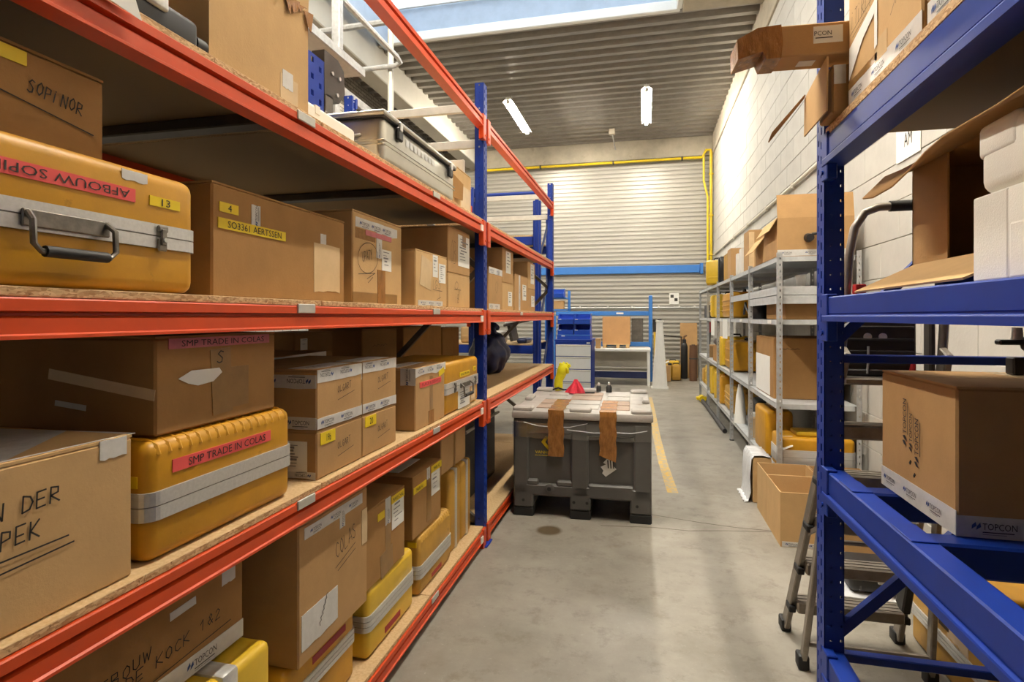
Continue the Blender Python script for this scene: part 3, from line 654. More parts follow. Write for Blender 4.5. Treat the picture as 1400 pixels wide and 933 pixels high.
def case(label, loc, w, d, h, bz=0.5, bh=0.055, mat='case_yellow', rot=0, handle=None, latch=(), ribs=False, group=None, r=0.025, grooves=2):
    """moulded instrument case: two shells joined by an aluminium rim"""
    t = thing('instrument_case', label, 'case', loc, rot, group); zb = h*bz
    lo = G().rbox(-d, 0, 0, w, 0.0, zb+min(0.02, bh*0.35), r, 4); part('lower_shell', lo, mat, t, smooth=True)
    g = G().rbox(-d, 0, 0, w, zb-min(0.02, bh*0.35), h, r, 4)
    part('lid_shell', g, mat, t, smooth=True)
    if ribs:
        g = G(); n = int(w/0.03)
        for k in range(n): y = 0.03+(w-0.06)*k/(n-1); g.tube([(-d+0.02,y,h-0.001),(-0.03,y,h-0.001),(-0.008,y,h-0.012),(-0.0015,y,h-0.03)], 0.006, 6)
        part('lid_ribs', g, mat, t, smooth=True)['kind'] = 'stuff'
    e = 0.006; zs = [zb-bh/2+bh*i/grooves for i in range(grooves+1)]
    for i in range(grooves):
        part('rim_profile', G().prism(rrect(-d-e, e, -e, w+e, r+e), 'z', zs[i]+(0.0014 if i else 0), zs[i+1]-(0.0014 if i < grooves-1 else 0)), 'aluminium', t)
    part('rim_core', G().prism(rrect(-d-e+0.002, e-0.002, -e+0.002, w+e-0.002, r+e), 'z', zb-bh/2+0.004, zb+bh/2-0.004), 'worn_steel', t)
    if handle:
        a, b = handle; hb = part('handle', G().cbox(e, e+0.006, a, b, zb-0.02, zb+0.010, 0.002), 'worn_steel', t)
        part('bail', G().tube([(e+0.006,a+0.008,zb+0.004),(e+0.022,a+0.004,zb-0.01),(e+0.024,a+0.004,zb-0.05),(e+0.024,a+0.016,zb-0.062),(e+0.024,b-0.016,zb-0.062),(e+0.024,b-0.004,zb-0.05),(e+0.022,b-0.004,zb-0.01),(e+0.006,b-0.008,zb+0.004)], 0.0055, 8), 'worn_steel', hb, smooth=True)
        part('grip', G().tube([(e+0.024,a+0.022,zb-0.062),(e+0.024,b-0.022,zb-0.062)], 0.010, 10), 'dark_rubber', hb, smooth=True)
    for y in latch:
        g = G().cbox(e, e+0.006, y-0.012, y+0.012, zb-0.032, zb-0.004, 0.003); g.cbox(e, e+0.008, y-0.014, y+0.014, zb+0.008, zb+0.024, 0.004); g.cbox(e+0.004, e+0.010, y-0.007, y+0.007, zb-0.02, zb+0.016, 0.002)
        lt = part('latch', g, 'worn_steel', t); part('rivet', G().tube([(e+0.009,y,zb-0.008),(e+0.013,y,zb-0.008)], 0.005, 8), 'aluminium', lt)
    fc = {'front': Face((0,0,0),(0,1,0),(0,0,1)), 'near': Face((-d,0,0),(1,0,0),(0,0,1)), 'top': Face((0,0,h),(0,1,0),(-1,0,0))}
    return t, fc
XF = -1.03
# ---- orange rack, level 1.53 (eye level)
t, f = case('large yellow case with carrying handle and red AFBOUW SOPINOR strip', (XF, 0.46, S2), 0.665, 0.50, 0.262, bz=0.47, bh=0.052, mat='case_yellow', handle=(0.275, 0.435), latch=(0.56,), r=0.028)
F = f['front']; sticker(t, F, 0.03, 0.186, 0.50, 0.213, 'label_red', 'AFBOUW SOPINOR', flip=True, fill=(0.30, 0.97), hh=0.62, label='red lettered strip stuck on upside down')
sticker(t, F, 0.535, 0.188, 0.615, 0.209, 'label_yellow', '13', fill=(0.37, 0.65), hh=0.75, label='yellow number strip')
brand_tape(t, F, 0.47, 0.226, 0.53, 0.250, 1, 0.012, off=0.004)
t, f = carton('brown carton handwritten SOPINOR lying on the large yellow case', (-1.08, 0.38, S2+0.263), 0.555, 0.42, 0.17, 'cardboard_brown')
F = f['front']; hand(t, F, [('SOPINOR', 0.405, 0.092, 0.105, 0.024, -6)], w=0.0032, under=[[(0.36,0.078),(0.53,0.050)]])
sticker(t, F, 0.34, 0.135, 0.405, 0.16, 'label_yellow', None)
t, f = carton('wide carton labelled 4 and SO3361 AERTSSEN on the eye-level shelf', (-1.085, 1.237, S2), 0.66, 0.42, 0.302, 'cardboard_brown', seam='y')
F = f['front']; sticker(t, F, 0.025, 0.226, 0.096, 0.252, 'label_yellow', '4', fill=(0.42, 0.62), hh=0.7, label='yellow number strip')
sticker(t, F, 0.02, 0.182, 0.305, 0.21, 'label_yellow', 'SO3361 AERTSSEN', fill=(0.12, 0.92), hh=0.66, label='yellow name strip')
brand_tape(t, F, 0.150, 0.205, 0.188, 0.268, 1, 0.012, vert=True, off=0.004); brand_tape(t, F, 0.50, 0.185, 0.535, 0.235, 1, 0.010, vert=True, off=0.004)
part('clear_tape', slab(F, 0.46, 0.03, 0.625, 0.20, jag=0.004), 'tape_clear', t)
t, f = carton('tall carton with a circled pen note and white tape over its top edge', (-1.085, 1.958, S2), 0.445, 0.44, 0.362, 'cardboard_pale')
F = f['front']; hand(t, F, [('UPATY', 0.075, 0.165, 0.09, 0.04, 12)], w=0.0035, under=[[(0.12+0.085*math.cos(k*0.35), 0.185+0.062*math.sin(k*0.35)+0.1*(0.085*math.cos(k*0.35))) for k in range(19)], [(0.04,0.115),(0.18,0.128)], [(0.11,0.10),(0.18,0.128)], [(0.12,0.085),(0.16,0.11)]])
brand_tape(t, F, 0.02, 0.290, 0.395, 0.338, 0.10, 0.016, jag=0.006); brand_tape(t, F, 0.195, 0.190, 0.245, 0.305, 0.1, 0.012, vert=True, off=0.006)
sticker(t, F, 0.10, 0.275, 0.335, 0.296, 'label_pink', None, off=0.0026); doc_label(t, F, 0.245, 0.145, 0.335, 0.235)
part('brown_tape', slab(F, 0.205, 0.0, 0.275, 0.145), 'tape_brown', t); part('tan_tape', slab(F, 0.0, 0.0, 0.395, 0.045), 'tape_tan', t)
part('printed_patch', slab(F, 0.02, 0.255, 0.185, 0.295, th=0.0009), 'cardboard_edge', t)
t, f = carton('carton with two white shipping labels and a clear tape patch', (XF-0.01, 2.46, S2), 0.43, 0.44, 0.268, 'cardboard_pale')
F = f['front']; doc_label(t, F, 0.22, 0.15, 0.29, 0.262); doc_label(t, F, 0.305, 0.125, 0.405, 0.225, 7); part('clear_tape', slab(F, 0.06, 0.09, 0.20, 0.235, ang=-10), 'tape_clear', t)
hand(t, F, [('GS', 0.24, 0.09, 0.10, 0.045, 0), ('T', 0.29, 0.04, 0.05, 0.04, 0)], w=0.003, under=[[(0.22,0.085),(0.35,0.082)], [(0.22,0.135),(0.22,0.085)], [(0.27,0.035),(0.33,0.05)]])
brand_tape(t, F, 0.03, 0.0, 0.36, 0.028, 0.105, 0.012)
t, f = carton('carton with pen drawing at the bottom beside the blue post', (-1.06, 2.965, S2), 0.40, 0.45, 0.195, 'cardboard_pale')
F = f['front']; hand(t, F, [('O', 0.10, 0.10, 0.09, 0.05, 0), ('IB', 0.12, 0.03, 0.07, 0.05, 0)], w=0.003, under=[[(0.10,0.105),(0.22,0.105)]])
t, f = carton('carton stacked high with a cut white label under the shelf', (-1.06, 2.965, S2+0.196), 0.40, 0.45, 0.262, 'cardboard')
F = f['front']; doc_label(t, F, 0.17, 0.05, 0.385, 0.235, 8); part('brown_tape', slab(F, 0.25, 0.17, 0.315, 0.235, th=0.0022), 'tape_tan', t); hand(t, F, [('OB', 0.04, 0.06, 0.10, 0.13, 0)], w=0.003)
t, f = carton('carton half hidden behind the blue post, left of the far bay', (-1.08, 3.60, S2), 0.16, 0.42, 0.25, 'cardboard')
def stackbox(lab, y, w, z, h, mat, docs):
    t, f = carton(lab, (-1.05, y, z), w, 0.42, h, mat); F = f['front']
    for a0, b0, a1, b1 in docs: doc_label(t, F, a0*w, b0*h, a1*w, b1*h)
    return t, F
t, F = stackbox('far-bay carton with white taped top, next to the blue post', 3.775, 0.375, S2, 0.30, 'cardboard', ()); brand_tape(t, F, 0.0, 0.25, 0.37, 0.297, 0.18, 0.018); brand_tape(t, F, 0.0, 0.0, 0.3, 0.04, 0.14, 0.014); hand(t, F, [('O', 0.16, 0.12, 0.1, 0.09, 0)], w=0.003)
t, F = stackbox('far-bay carton with a small low label carrying another carton', 4.16, 0.36, S2, 0.21, 'cardboard_pale', ((0.5,0.15,0.85,0.7),))
t, F = stackbox('far-bay carton raised on another, label at its upper right', 4.16, 0.36, S2+0.211, 0.265, 'cardboard', ((0.3,0.3,0.75,0.95),))
t, F = stackbox('far-bay carton taped vertically, in the row nearest the end', 4.59, 0.53, S2, 0.31, 'cardboard', ((0.55,0.3,0.85,0.75),)); brand_tape(t, F, 0.14, 0.0, 0.20, 0.305, 0.12, 0.014, vert=True)
t, F = stackbox('last lower carton at the end of the far bay', 5.13, 0.34, S2, 0.21, 'cardboard', ((0.45,0.2,0.9,0.7),))
t, F = stackbox('last upper carton at the end of the far bay', 5.13, 0.34, S2+0.211, 0.25, 'cardboard_pale', ((0.35,0.2,0.85,0.95),))

# ---- orange rack, top shelf
t = thing('equipment_case', 'black plastic case with a silver latch lying at the top shelf edge', 'case', (-1.02, 0.70, S3))
part('shell', G().rbox(-0.24, -0.005, 0, 0.43, 0, 0.068, 0.014), 'black_plastic', t, smooth=True)
part('cylinder_end', G().tube([(-0.03,0.43,0.024),(-0.03,0.462,0.024)], 0.022, 14), 'black_plastic', t, smooth=True)
part('latch', G().rbox(-0.020,0.004,0.28,0.335,0.042,0.074,0.006), 'aluminium', t, smooth=True, label='bright metal latch')
t = thing('paper_sheet', 'white paper sheet hanging over the top orange beam', 'paper', (-0.99, 0.78, S3))
part('sheet', G().sheet([(-0.02,0.0,0.006),(0.004,0.14,0.006),(0.004,0.155,-0.030),(0.004,0.02,-0.02)], 0.001), 'white_paper', t)
t, f = open_carton('big pale carton with torn top flaps on the top shelf', (XF, 1.165, S3), 0.415, 0.52, 0.325, 'cardboard_pale')
F = f['front']
for k in range(7):
    a = 0.17+k*0.036; part('torn_strip', G().sheet([F.p(a,0.335-k*0.002,0.004), F.p(a+0.05,0.335,0.004), F.p(a+0.035,0.27+0.03*(k%3),0.006), F.p(a+0.015,0.285+0.02*(k%2),0.006)], 0.0015), 'tape_brown', t)
part('flap', G().sheet([(0,0,0.325),(0,0.415,0.325),(0.01,0.415,0.48),(0.01,0,0.48)], 0.005), 'cardboard_pale', t); part('flap', G().sheet([(-0.52,0.0,0.325),(0,0.0,0.325),(0,-0.03,0.50),(-0.52,-0.03,0.50)], 0.005), 'cardboard', t)
s = brand_tape(t, F, 0.285, 0.045, 0.335, 0.10, 1, 0.011, off=0.003); part('clear_tape', slab(F, 0.275, 0.0, 0.36, 0.085, th=0.0008), 'tape_clear', t)
t = thing('foam_block', 'white foam block wedged between torn carton and metal chest', 'foam', (-1.12, 1.64, S3))
part('block', G().rbox(-0.42, 0, 0, 0.40, 0, 0.115, 0.012), 'foam_white', t); part('groove', G().cbox(-0.42,0.002,0.12,0.15,0.085,0.117,0.002), 'foam_white', t)
t = thing('post_connector', 'blue punched steel plate standing on the white foam block', 'plate', (-1.25, 1.86, S3+0.116)); g = G()
perf(g, Face((0,0,0),(0,1,0),(0,0,1)), 0.17, 0.28, [(0.03,0.018,0.022,0.065,0.03),(0.085,0.018,0.022,0.065,0.05),(0.14,0.018,0.022,0.065,0.03)], 0.004); g.box(-0.06,0,0,0.004,0,0.28); g.box(-0.06,0,0.166,0.17,0,0.28)
part('plate', g, 'rack_blue', t)
t = thing('metal_chest', 'aluminium transport chest with black catches on the top shelf', 'chest', (XF, 2.105, S3), 0)
part('body', G().rbox(-0.62, 0, 0, 0.88, 0, 0.195, 0.032, 4), 'aluminium_sheet', t, smooth=True)
for z in (0.075, 0.092): part('bead', G().rbox(-0.623, 0.003, -0.003, 0.883, z, z+0.006, 0.003, 1), 'aluminium_sheet', t)
part('lid', G().rbox(-0.632, 0.012, -0.012, 0.892, 0.192, 0.216, 0.010, 3), 'aluminium_sheet', t, smooth=True)
part('lid_edge', G().rbox(-0.627, 0.007, -0.007, 0.887, 0.187, 0.193, 0.002, 1), 'dark_grey', t)
for y in (0.11, 0.76):
    l_ = part('catch', G().cbox(0.002, 0.018, y, y+0.05, 0.125, 0.182, 0.006), 'black_plastic', t); part('hook', G().cbox(0.008, 0.022, y+0.013, y+0.037, 0.165, 0.205, 0.003), 'aluminium', l_)
part('corner_strap', G().bar((-0.12,-0.002,0.219),(0.0,0.06,0.219),0.03,0.006,c=0.002), 'dark_grey', t)
part('side_handle', G().tube([(-0.22,-0.004,0.12),(-0.20,-0.02,0.11),(-0.12,-0.02,0.11),(-0.10,-0.004,0.12)], 0.007, 8), 'aluminium', t, smooth=True)
F = Face((0.0,0,0),(0,1,0),(0,0,1)); g = G()
for k in range(8): g._add([F.p(0.22+k*0.045,0.13,0.0025),F.p(0.25+k*0.045,0.13,0.0025),F.p(0.25+k*0.045,0.16,0.0025),F.p(0.22+k*0.045,0.16,0.0025)], [(0,1,2,3)])
part('embossed_mark', g, 'aluminium', t)['kind'] = 'stuff'
t = thing('motor_bracket', 'dark grey rounded bracket standing on the metal chest', 'bracket', (-1.36, 2.16, S3+0.217))
part('plate', G().prism([(0,0.11),(0.12,0.11),(0.17,0.17),(0.16,0.27),(0.11,0.30),(0,0.30)], 'x', -0.03, 0.03), 'dark_steel', t)
part('stand', G().cbox(-0.03,0.03,0.01,0.07,0.02,0.12,0.003), 'brace_grey', t)
part('foot', G().cbox(-0.05,0.05,-0.02,0.20,0,0.03,0.004), 'brace_grey', t)
for p in ((0.06,0.22),(0.12,0.22),(0.10,0.14)): part('bolt', G().tube([(0.03,p[0],p[1]),(0.036,p[0],p[1])], 0.009, 8), 'aluminium', t)
t, f = carton('carton with torn side beside the metal chest on the top shelf', (-1.05, 3.005, S3), 0.355, 0.4, 0.24, 'cardboard_pale'); F = f['front']
part('torn_flap', G().sheet([F.p(0.02,0.05,0.002),F.p(0.10,0.045,0.03),F.p(0.11,0.14,0.03),F.p(0.02,0.18,0.002)], 0.004), 'cardboard_brown', t); part('clear_tape', slab(F, 0.15, 0.0, 0.34, 0.15), 'tape_clear', t)
t = thing('wood_panel', 'white panel leaning at the far end of the top shelf', 'panel', (-1.10, 3.37, S3))
part('panel', G().cbox(-0.35,0,0,0.022,0,0.36,0.003), 'white_paint', t)

# ---- orange rack, level 0.95
t, f = carton('carton handwritten DER SPEK at the lower left front', (XF, 0.30, S1), 0.655, 0.50, 0.29, 'cardboard_pale')
F = f['front']; hand(t, F, [('N DER', 0.395, 0.197, 0.115, 0.028, 3), ('SPEK', 0.385, 0.148, 0.09, 0.030, 2)], w=0.0042, under=[[(0.36,0.128),(0.52,0.133)], [(0.38,0.108),(0.53,0.118)]])
brand_tape(t, F, 0.582, 0.250, 0.640, 0.291, 1, 0.011, off=0.006)
s = part('plastic_cover', G().sheet([(-0.47,0.05,0.293),(-0.02,0.05,0.293),(-0.006,0.60,0.293),(-0.02,0.68,0.288),(-0.40,0.62,0.293)], 0.002), 'plastic_sheet', t)
g = G(); Ft = f['top']
for k in range(5): write(g, Ft, 'TOPCON', 0.1+k*0.09, 0.08+0.05*k, 0.16, 0.03, 0.005, 20)
part('cover_print', g, 'print_grey', s)
t, f = case('yellow case with red SMP TRADE IN COLAS strip and a carton on top', (XF, 0.99, S1), 0.505, 0.50, 0.262, bz=0.47, bh=0.062, mat='case_yellow', ribs=True, r=0.028)
F = f['front']; sticker(t, F, 0.065, 0.184, 0.405, 0.213, 'label_red', 'SMP TRADE IN COLAS', fill=(0.13, 0.93), hh=0.62, label='red lettered strip')
sticker(t, f['near'], 0.44, 0.165, 0.475, 0.19, 'label_yellow', None, label='yellow tag')
t, f = carton('shadowed taped carton sitting on the yellow SMP TRADE IN COLAS case', (XF-0.02, 1.03, S1+0.2675), 0.415, 0.55, 0.222, 'cardboard_brown')
F = f['front']; sticker(t, F, 0.035, 0.192, 0.385, 0.216, 'label_pink', 'SMP TRADE IN COLAS', fill=(0.10, 0.93), hh=0.6, label='faded pink lettered strip')
part('torn_paper', G()._add([F.p(a,b,0.0026) for a,b in ((0.06,0.122),(0.10,0.138),(0.19,0.137),(0.20,0.125),(0.17,0.105),(0.12,0.100),(0.09,0.108))], [tuple(range(7))]), 'white_paper', t)
part('brown_tape', slab(F, 0.165, 0.02, 0.235, 0.185, ang=3), 'tape_tan', t); part('brown_tape', slab(F, 0.23, 0.03, 0.30, 0.135), 'tape_tan', t)
hand(t, F, [('S', 0.182, 0.150, 0.03, 0.03, 0)], w=0.004)
N = f['near']; part('clear_tape', slab(N, 0.25, 0.10, 0.55, 0.125, ang=-8), 'tape_clear', t); part('torn_tape', slab(N, 0.27, 0.055, 0.36, 0.068, ang=-6), 'tape_white', t)
def taped_pair(y, w, lo, up, num, z=S1):
    h1, h2 = 0.160, 0.200
    t, f = carton(lo, (XF-0.005, y, z), w, 0.42, h1, 'cardboard'); F = f['front']
    sticker(t, F, 0.02, 0.110, 0.02+w*0.30, 0.150, 'label_yellow', num, fill=(0.38, 0.68), hh=0.6, label='yellow number tag')
    hand(t, F, [('OLGART', w*0.42, 0.075, w*0.30, 0.022, 6)], w=0.0026, under=[[(w*0.42,0.050),(w*0.78,0.065)]])
    n = f['near']; doc_label(t, n, 0.30, 0.02, 0.385, 0.125, 8); brand_tape(t, n, 0.20, 0.0, 0.415, 0.025, 0.11, 0.012, flip=True)
    t, f = carton(up, (XF-0.005, y, z+h1), w, 0.42, h2, 'cardboard'); F = f['front']
    brand_tape(t, F, 0.002, 0.155, w-0.002, 0.199, 0.125, 0.016, flip=True, off=0.015); brand_tape(t, F, 0.002, 0.002, w-0.002, 0.040, 0.125, 0.016, off=0.02)
    hand(t, F, [('OLGART', w*0.42, 0.110, w*0.32, 0.022, 6)], w=0.0026, under=[[(w*0.42,0.085),(w*0.80,0.105)]])
    n = f['near']; brand_tape(t, n, 0.02, 0.135, 0.418, 0.182, 0.13, 0.018, flip=True); brand_tape(t, n, 0.02, 0.002, 0.418, 0.044, 0.13, 0.017)
    brand_tape(t, f['top'], 0.02, 0.02, w-0.02, 0.12, 0.2, 0.016, jag=0.006)
    return t
taped_pair(1.636, 0.300, 'lower carton of the nearer stack of two wrapped in white printed tape', 'upper carton of the nearer white-taped stack of two', '19b')
taped_pair(1.940, 0.297, 'lower carton of the farther white-taped stack of two, tagged 20', 'upper carton of the farther white-taped stack of two', '20')
t, f = carton('carton with a red strip and white-taped top, left of the handled yellow case', (XF, 2.435, S1), 0.39, 0.42, 0.292, 'cardboard')
F = f['front']; sticker(t, F, 0.05, 0.195, 0.335, 0.222, 'label_red', 'PLACE & SERVICE', ink='ink_red', fill=(0.08, 0.95), hh=0.55, label='red lettered strip')
brand_tape(t, F, -0.004, 0.245, 0.40, 0.291, 0.12, 0.015, jag=0.008, flip=True); sticker(t, F, 0.30, 0.232, 0.38, 0.262, 'label_yellow', None, off=0.0026, ang=12)
part('brown_tape', slab(F, 0.16, 0.0, 0.235, 0.07), 'tape_brown', t); part('tan_tape', slab(F, 0.18, 0.07, 0.22, 0.24, th=0.0008), 'tape_tan', t)
N = f['near']; brand_tape(t, N, 0.345, 0.21, 0.42, 0.292, 0.1, 0.016, vert=True, off=0.004); brand_tape(t, f['top'], 0.03, 0.1, 0.36, 0.18, 0.2, 0.016)
t, f = case('yellow case with steel handle and catches, beside the blue post', (XF, 2.835, S1), 0.61, 0.45, 0.285, bz=0.50, bh=0.062, mat='case_yellow', handle=(0.235, 0.415), latch=(0.14, 0.52), r=0.026)
F = f['front']; sticker(t, F, 0.24, 0.185, 0.43, 0.212, 'label_yellow', 'RINO PROFIN', fill=(0.1, 0.9), hh=0.5, label='yellow lettered strip'); sticker(t, F, 0.50, 0.198, 0.56, 0.225, 'label_yellow', '1', fill=(0.4, 0.6), hh=0.6)
doc_label(t, F, 0.21, 0.005, 0.43, 0.11, 6); part('tape_patch', slab(F, 0.45, 0.02, 0.55, 0.105), 'tape_clear', t)
# back row behind them
t, f = carton('flat carton wrapped in crumpled white tape behind the taped stacks', (-1.50, 1.75, S1), 0.75, 0.35, 0.365, 'cardboard_brown'); brand_tape(t, f['front'], 0.05, 0.315, 0.70, 0.364, 0.15, 0.018, jag=0.01); brand_tape(t, f['near'], 0.15, 0.31, 0.35, 0.36, 0.15, 0.018, jag=0.008)
t, f = carton('tall brown carton with a small white sticker in the shelf shadow', (-1.72, 2.52, S1), 0.36, 0.26, 0.45, 'cardboard_brown'); doc_label(t, f['front'], 0.05, 0.36, 0.11, 0.42, 2)
t, f = carton('wide brown carton at the back left of the diagonal brace', (-1.60, 3.0, S1), 0.47, 0.36, 0.46, 'cardboard_brown'); hand(t, f['front'], [('~~', 0.12, 0.34, 0.2, 0.03, 0)], w=0.003)
t, f = carton('wide brown carton at the back, in the far bay behind the post', (-1.62, 3.62, S1), 0.75, 0.36, 0.46, 'cardboard_brown')
t, f = carton('narrow brown carton at the back beside the dark blue bag', (-1.62, 4.40, S1), 0.42, 0.36, 0.44, 'cardboard_brown')
t = thing('plastic_bag', 'shiny dark blue bag slumped on the far bay middle shelf', 'bag', (-1.42, 5.15, S1))
bm = bmesh.new(); bmesh.ops.create_icosphere(bm, subdivisions=4, radius=1)
for v in bm.verts:
    n = v.co.normalized(); k = 1+0.10*math.sin(7*n.x+2)*math.cos(6*n.z)+0.07*math.sin(13*n.y+5*n.z); z = n.z
    v.co = Vector((n.x*0.17*k, n.y*0.25*k, max(0, 0.19+0.21*z*k)))
me = bpy.data.meshes.new('body'); bm.to_mesh(me); bm.free(); me.materials.append(MATS['bag_blue']); me.polygons.foreach_set('use_smooth', [True]*len(me.polygons)); part('body', me, None, t)
part('gathered_neck', G().tube([(0.01,0.03,0.37),(0.015,0.04,0.42),(0.02,0.06,0.44)], [0.05,0.03,0.06], 10), 'bag_blue', t, smooth=True)

# ---- orange rack, bottom level
t = thing('instrument_case', 'yellow case on its side with a pale band over the top, bottom left corner', 'case', (-1.03, 0.78, S0)); g = G()
part('lower_shell', G().rbox(-0.46,0,0,0.44,0,0.44,0.02,3), 'case_bright', t, smooth=True); part('lid_shell', G().rbox(-0.46,0,0.45,0.62,0,0.435,0.02,3), 'case_bright', t, smooth=True)
part('rim_profile', G().rbox(-0.466,0.006,0.425,0.485,0.0,0.446,0.012,2), 'aluminium', t, smooth=True); part('catch', G().cbox(-0.01,0.02,0.57,0.60,0.2,0.26,0.005), 'case_bright', t)
t, f = carton('carton handwritten DE KOCK with printed tape along its lower edge', (-1.10, 0.70, S0+0.448), 0.672, 0.42, 0.25, 'cardboard_brown')
F = f['front']; hand(t, F, [('AFBOUW', 0.215, 0.108, 0.155, 0.026, 4), ('DE KOCK 1&2', 0.30, 0.083, 0.29, 0.026, 4)], w=0.0032, under=[[(0.21,0.052),(0.62,0.075)]])
brand_tape(t, F, 0.12, 0.002, 0.67, 0.052, 0.16, 0.020, jag=0.001); brand_tape(t, F, 0.59, 0.175, 0.64, 0.215, 1, 0.010, off=0.003); part('tape_scrap', slab(F, 0.42, 0.175, 0.50, 0.195, ang=3), 'tape_white', t)
t, f = case('yellow case lying under the COLAS carton', (-1.06, 1.50, S0), 0.43, 0.44, 0.258, bz=0.62, bh=0.05, mat='case_yellow', r=0.024, grooves=3); part('red_lettering', slab(f['front'], 0.15, 0.205, 0.36, 0.23), 'ink_red', t)
t, f = carton('large carton handwritten COLAS on the bottom shelf', (XF, 1.529, S0+0.262), 0.44, 0.46, 0.445, 'cardboard')
F = f['front']; hand(t, F, [('COLAS', 0.215, 0.255, 0.145, 0.052, 12)], w=0.0036, under=[[(0.21,0.225),(0.345,0.262)], [(0.225,0.210),(0.345,0.240)]])
brand_tape(t, F, 0.03, 0.385, 0.40, 0.425, 0.12, 0.013); brand_tape(t, F, 0.24, 0.345, 0.275, 0.42, 1, 0.011, vert=True, off=0.006)
part('pale_label', slab(F, 0.015, 0.04, 0.225, 0.16, jag=0.004), 'tape_white', t); hand(t, F, [('~~~', 0.12, 0.075, 0.10, 0.02, 60)], w=0.004)
part('brown_tape', slab(F, 0.395, 0.23, 0.437, 0.36), 'tape_clear', t)
t, f = case('yellow case under the carton with a yellow tag, second along the bottom shelf', (-1.05, 2.01, S0), 0.45, 0.44, 0.272, bz=0.52, bh=0.062, mat='case_bright', r=0.024, grooves=3); part('red_lettering', slab(f['front'], 0.15, 0.03, 0.30, 0.055), 'ink_red', t)
t, f = carton('carton with yellow tags and a white label standing on the bright yellow case', (XF-0.02, 1.99, S0+0.274), 0.37, 0.42, 0.315, 'cardboard_brown')
F = f['front']; doc_label(t, F, 0.235, 0.16, 0.355, 0.275, 5); sticker(t, F, 0.232, 0.272, 0.362, 0.304, 'label_yellow', 'MARECHAL', fill=(0.08,0.92), hh=0.5); sticker(t, F, 0.105, 0.242, 0.165, 0.272, 'label_yellow')
brand_tape(t, F, 0.175, 0.20, 0.225, 0.312, 0.12, 0.012, vert=True, off=0.006); part('brown_tape', slab(F, 0.175, 0.06, 0.225, 0.2), 'tape_tan', t); part('brown_tape', slab(F, 0.13, 0.0, 0.245, 0.10, ang=6), 'tape_tan', t)
brand_tape(t, f['near'], 0.10, 0.26, 0.42, 0.312, 0.14, 0.018)
t, f = case('yellow case with ribbed top, third along the bottom shelf', (-1.05, 2.53, S0), 0.455, 0.42, 0.283, bz=0.40, bh=0.062, mat='case_tan', ribs=True, r=0.026, grooves=3)
sticker(t, f['near'], 0.36, 0.235, 0.405, 0.26, 'label_yellow'); part('red_lettering', slab(f['front'], 0.16, 0.025, 0.30, 0.045), 'ink_red', t)
t, f = carton('carton with two yellow strips standing on the ribbed yellow case', (-1.06, 2.475, S0+0.289), 0.375, 0.44, 0.300, 'cardboard_brown')
F = f['front']; sticker(t, F, 0.005, 0.215, 0.165, 0.247, 'label_yellow', 'MARK A1', fill=(0.2,0.7), hh=0.5); sticker(t, F, 0.235, 0.258, 0.38, 0.292, 'label_yellow', 'MARK A2', fill=(0.2,0.8), hh=0.5); doc_label(t, F, 0.235, 0.14, 0.355, 0.256, 4)
brand_tape(t, F, 0.175, 0.235, 0.215, 0.298, 1, 0.010, vert=True, off=0.004); part('brown_tape', slab(F, 0.175, 0.03, 0.23, 0.24), 'tape_tan', t); part('pale_sheet', slab(f['top'], 0.06, 0.10, 0.33, 0.32), 'tape_white', t)
for k, (y, lab) in enumerate(((3.02, 'upright yellow-brown case with a metal band, nearer of the standing pair'), (3.225, 'upright yellow-brown case with a metal band, farther of the standing pair'))):
    t = thing('instrument_case', lab, 'case', (-1.07, y, S0), group='upright banded cases on the bottom shelf'); w = 0.195
    part('lower_shell', G().rbox(-0.40,0,0,w*0.55,0,0.46,0.022,3), 'case_tan', t, smooth=True); part('lid_shell', G().rbox(-0.40,0,w*0.5,w,0,0.46,0.022,3), 'case_tan', t, smooth=True)
    part('rim_profile', G().rbox(-0.405,0.005,w*0.46,w*0.54,0.0,0.465,0.01,2), 'aluminium', t, smooth=True); part('rim_profile', G().rbox(-0.405,0.005,w*0.56,w*0.63,0.0,0.465,0.01,2), 'aluminium', t, smooth=True)
t, f = carton('carton lying across the two upright banded cases', (-1.09, 2.94, S0+0.467), 0.43, 0.40, 0.205, 'cardboard')
part('tan_tape', slab(f['front'], 0.20, 0.0, 0.235, 0.2, th=0.0009), 'tape_tan', t)
t = thing('storage_bin', 'dark grey lidded bin in the bottom of the far bay', 'bin', (-1.25, 3.75, S0))
part('body', G().rbox(-0.65,0,0,0.95,0,0.56,0.02,2), 'dark_grey', t); part('lid', G().rbox(-0.67,0.02,-0.02,0.97,0.56,0.605,0.012,2), 'dark_grey', t)
part('rim_bar', G().tube([(0.03,0.02,0.53),(0.03,0.93,0.53)], 0.012, 8), 'galvanised_pale', t, smooth=True)

# =================================================================== GREY PALLET CRATE
t = thing('pallet_box', 'dark grey plastic pallet box with a taped pale lid in the aisle', 'crate', (-0.948, 4.085, 0), 1.4)
Wc, Dc = 1.0, 1.2
g = G(); g.cbox(0.03, Wc-0.03, 0.035, Dc-0.03, 0.165, 0.73, 0.01)
for a, b in ((0.0, 0.115), (0.425, 0.555), (0.875, 1.0)): g.cbox(a, b, 0.0, 0.07, 0.165, 0.71, 0.014)
g.cbox(0.0, Wc, 0.0, 0.07, 0.155, 0.245, 0.014); g.cbox(0.10, 0.19, 0.0, 0.07, 0.23, 0.275, 0.012); g.cbox(0.32, 0.44, 0.0, 0.07, 0.23, 0.275, 0.012); g.cbox(0.55, 0.88, 0.0, 0.07, 0.22, 0.262, 0.012)
g.cbox(0.0, Wc, 0.004, 0.07, 0.61, 0.73, 0.012)
for x in (0.0, 0.96): g.cbox(x, x+0.04, 0.0, Dc, 0.155, 0.72, 0.012)
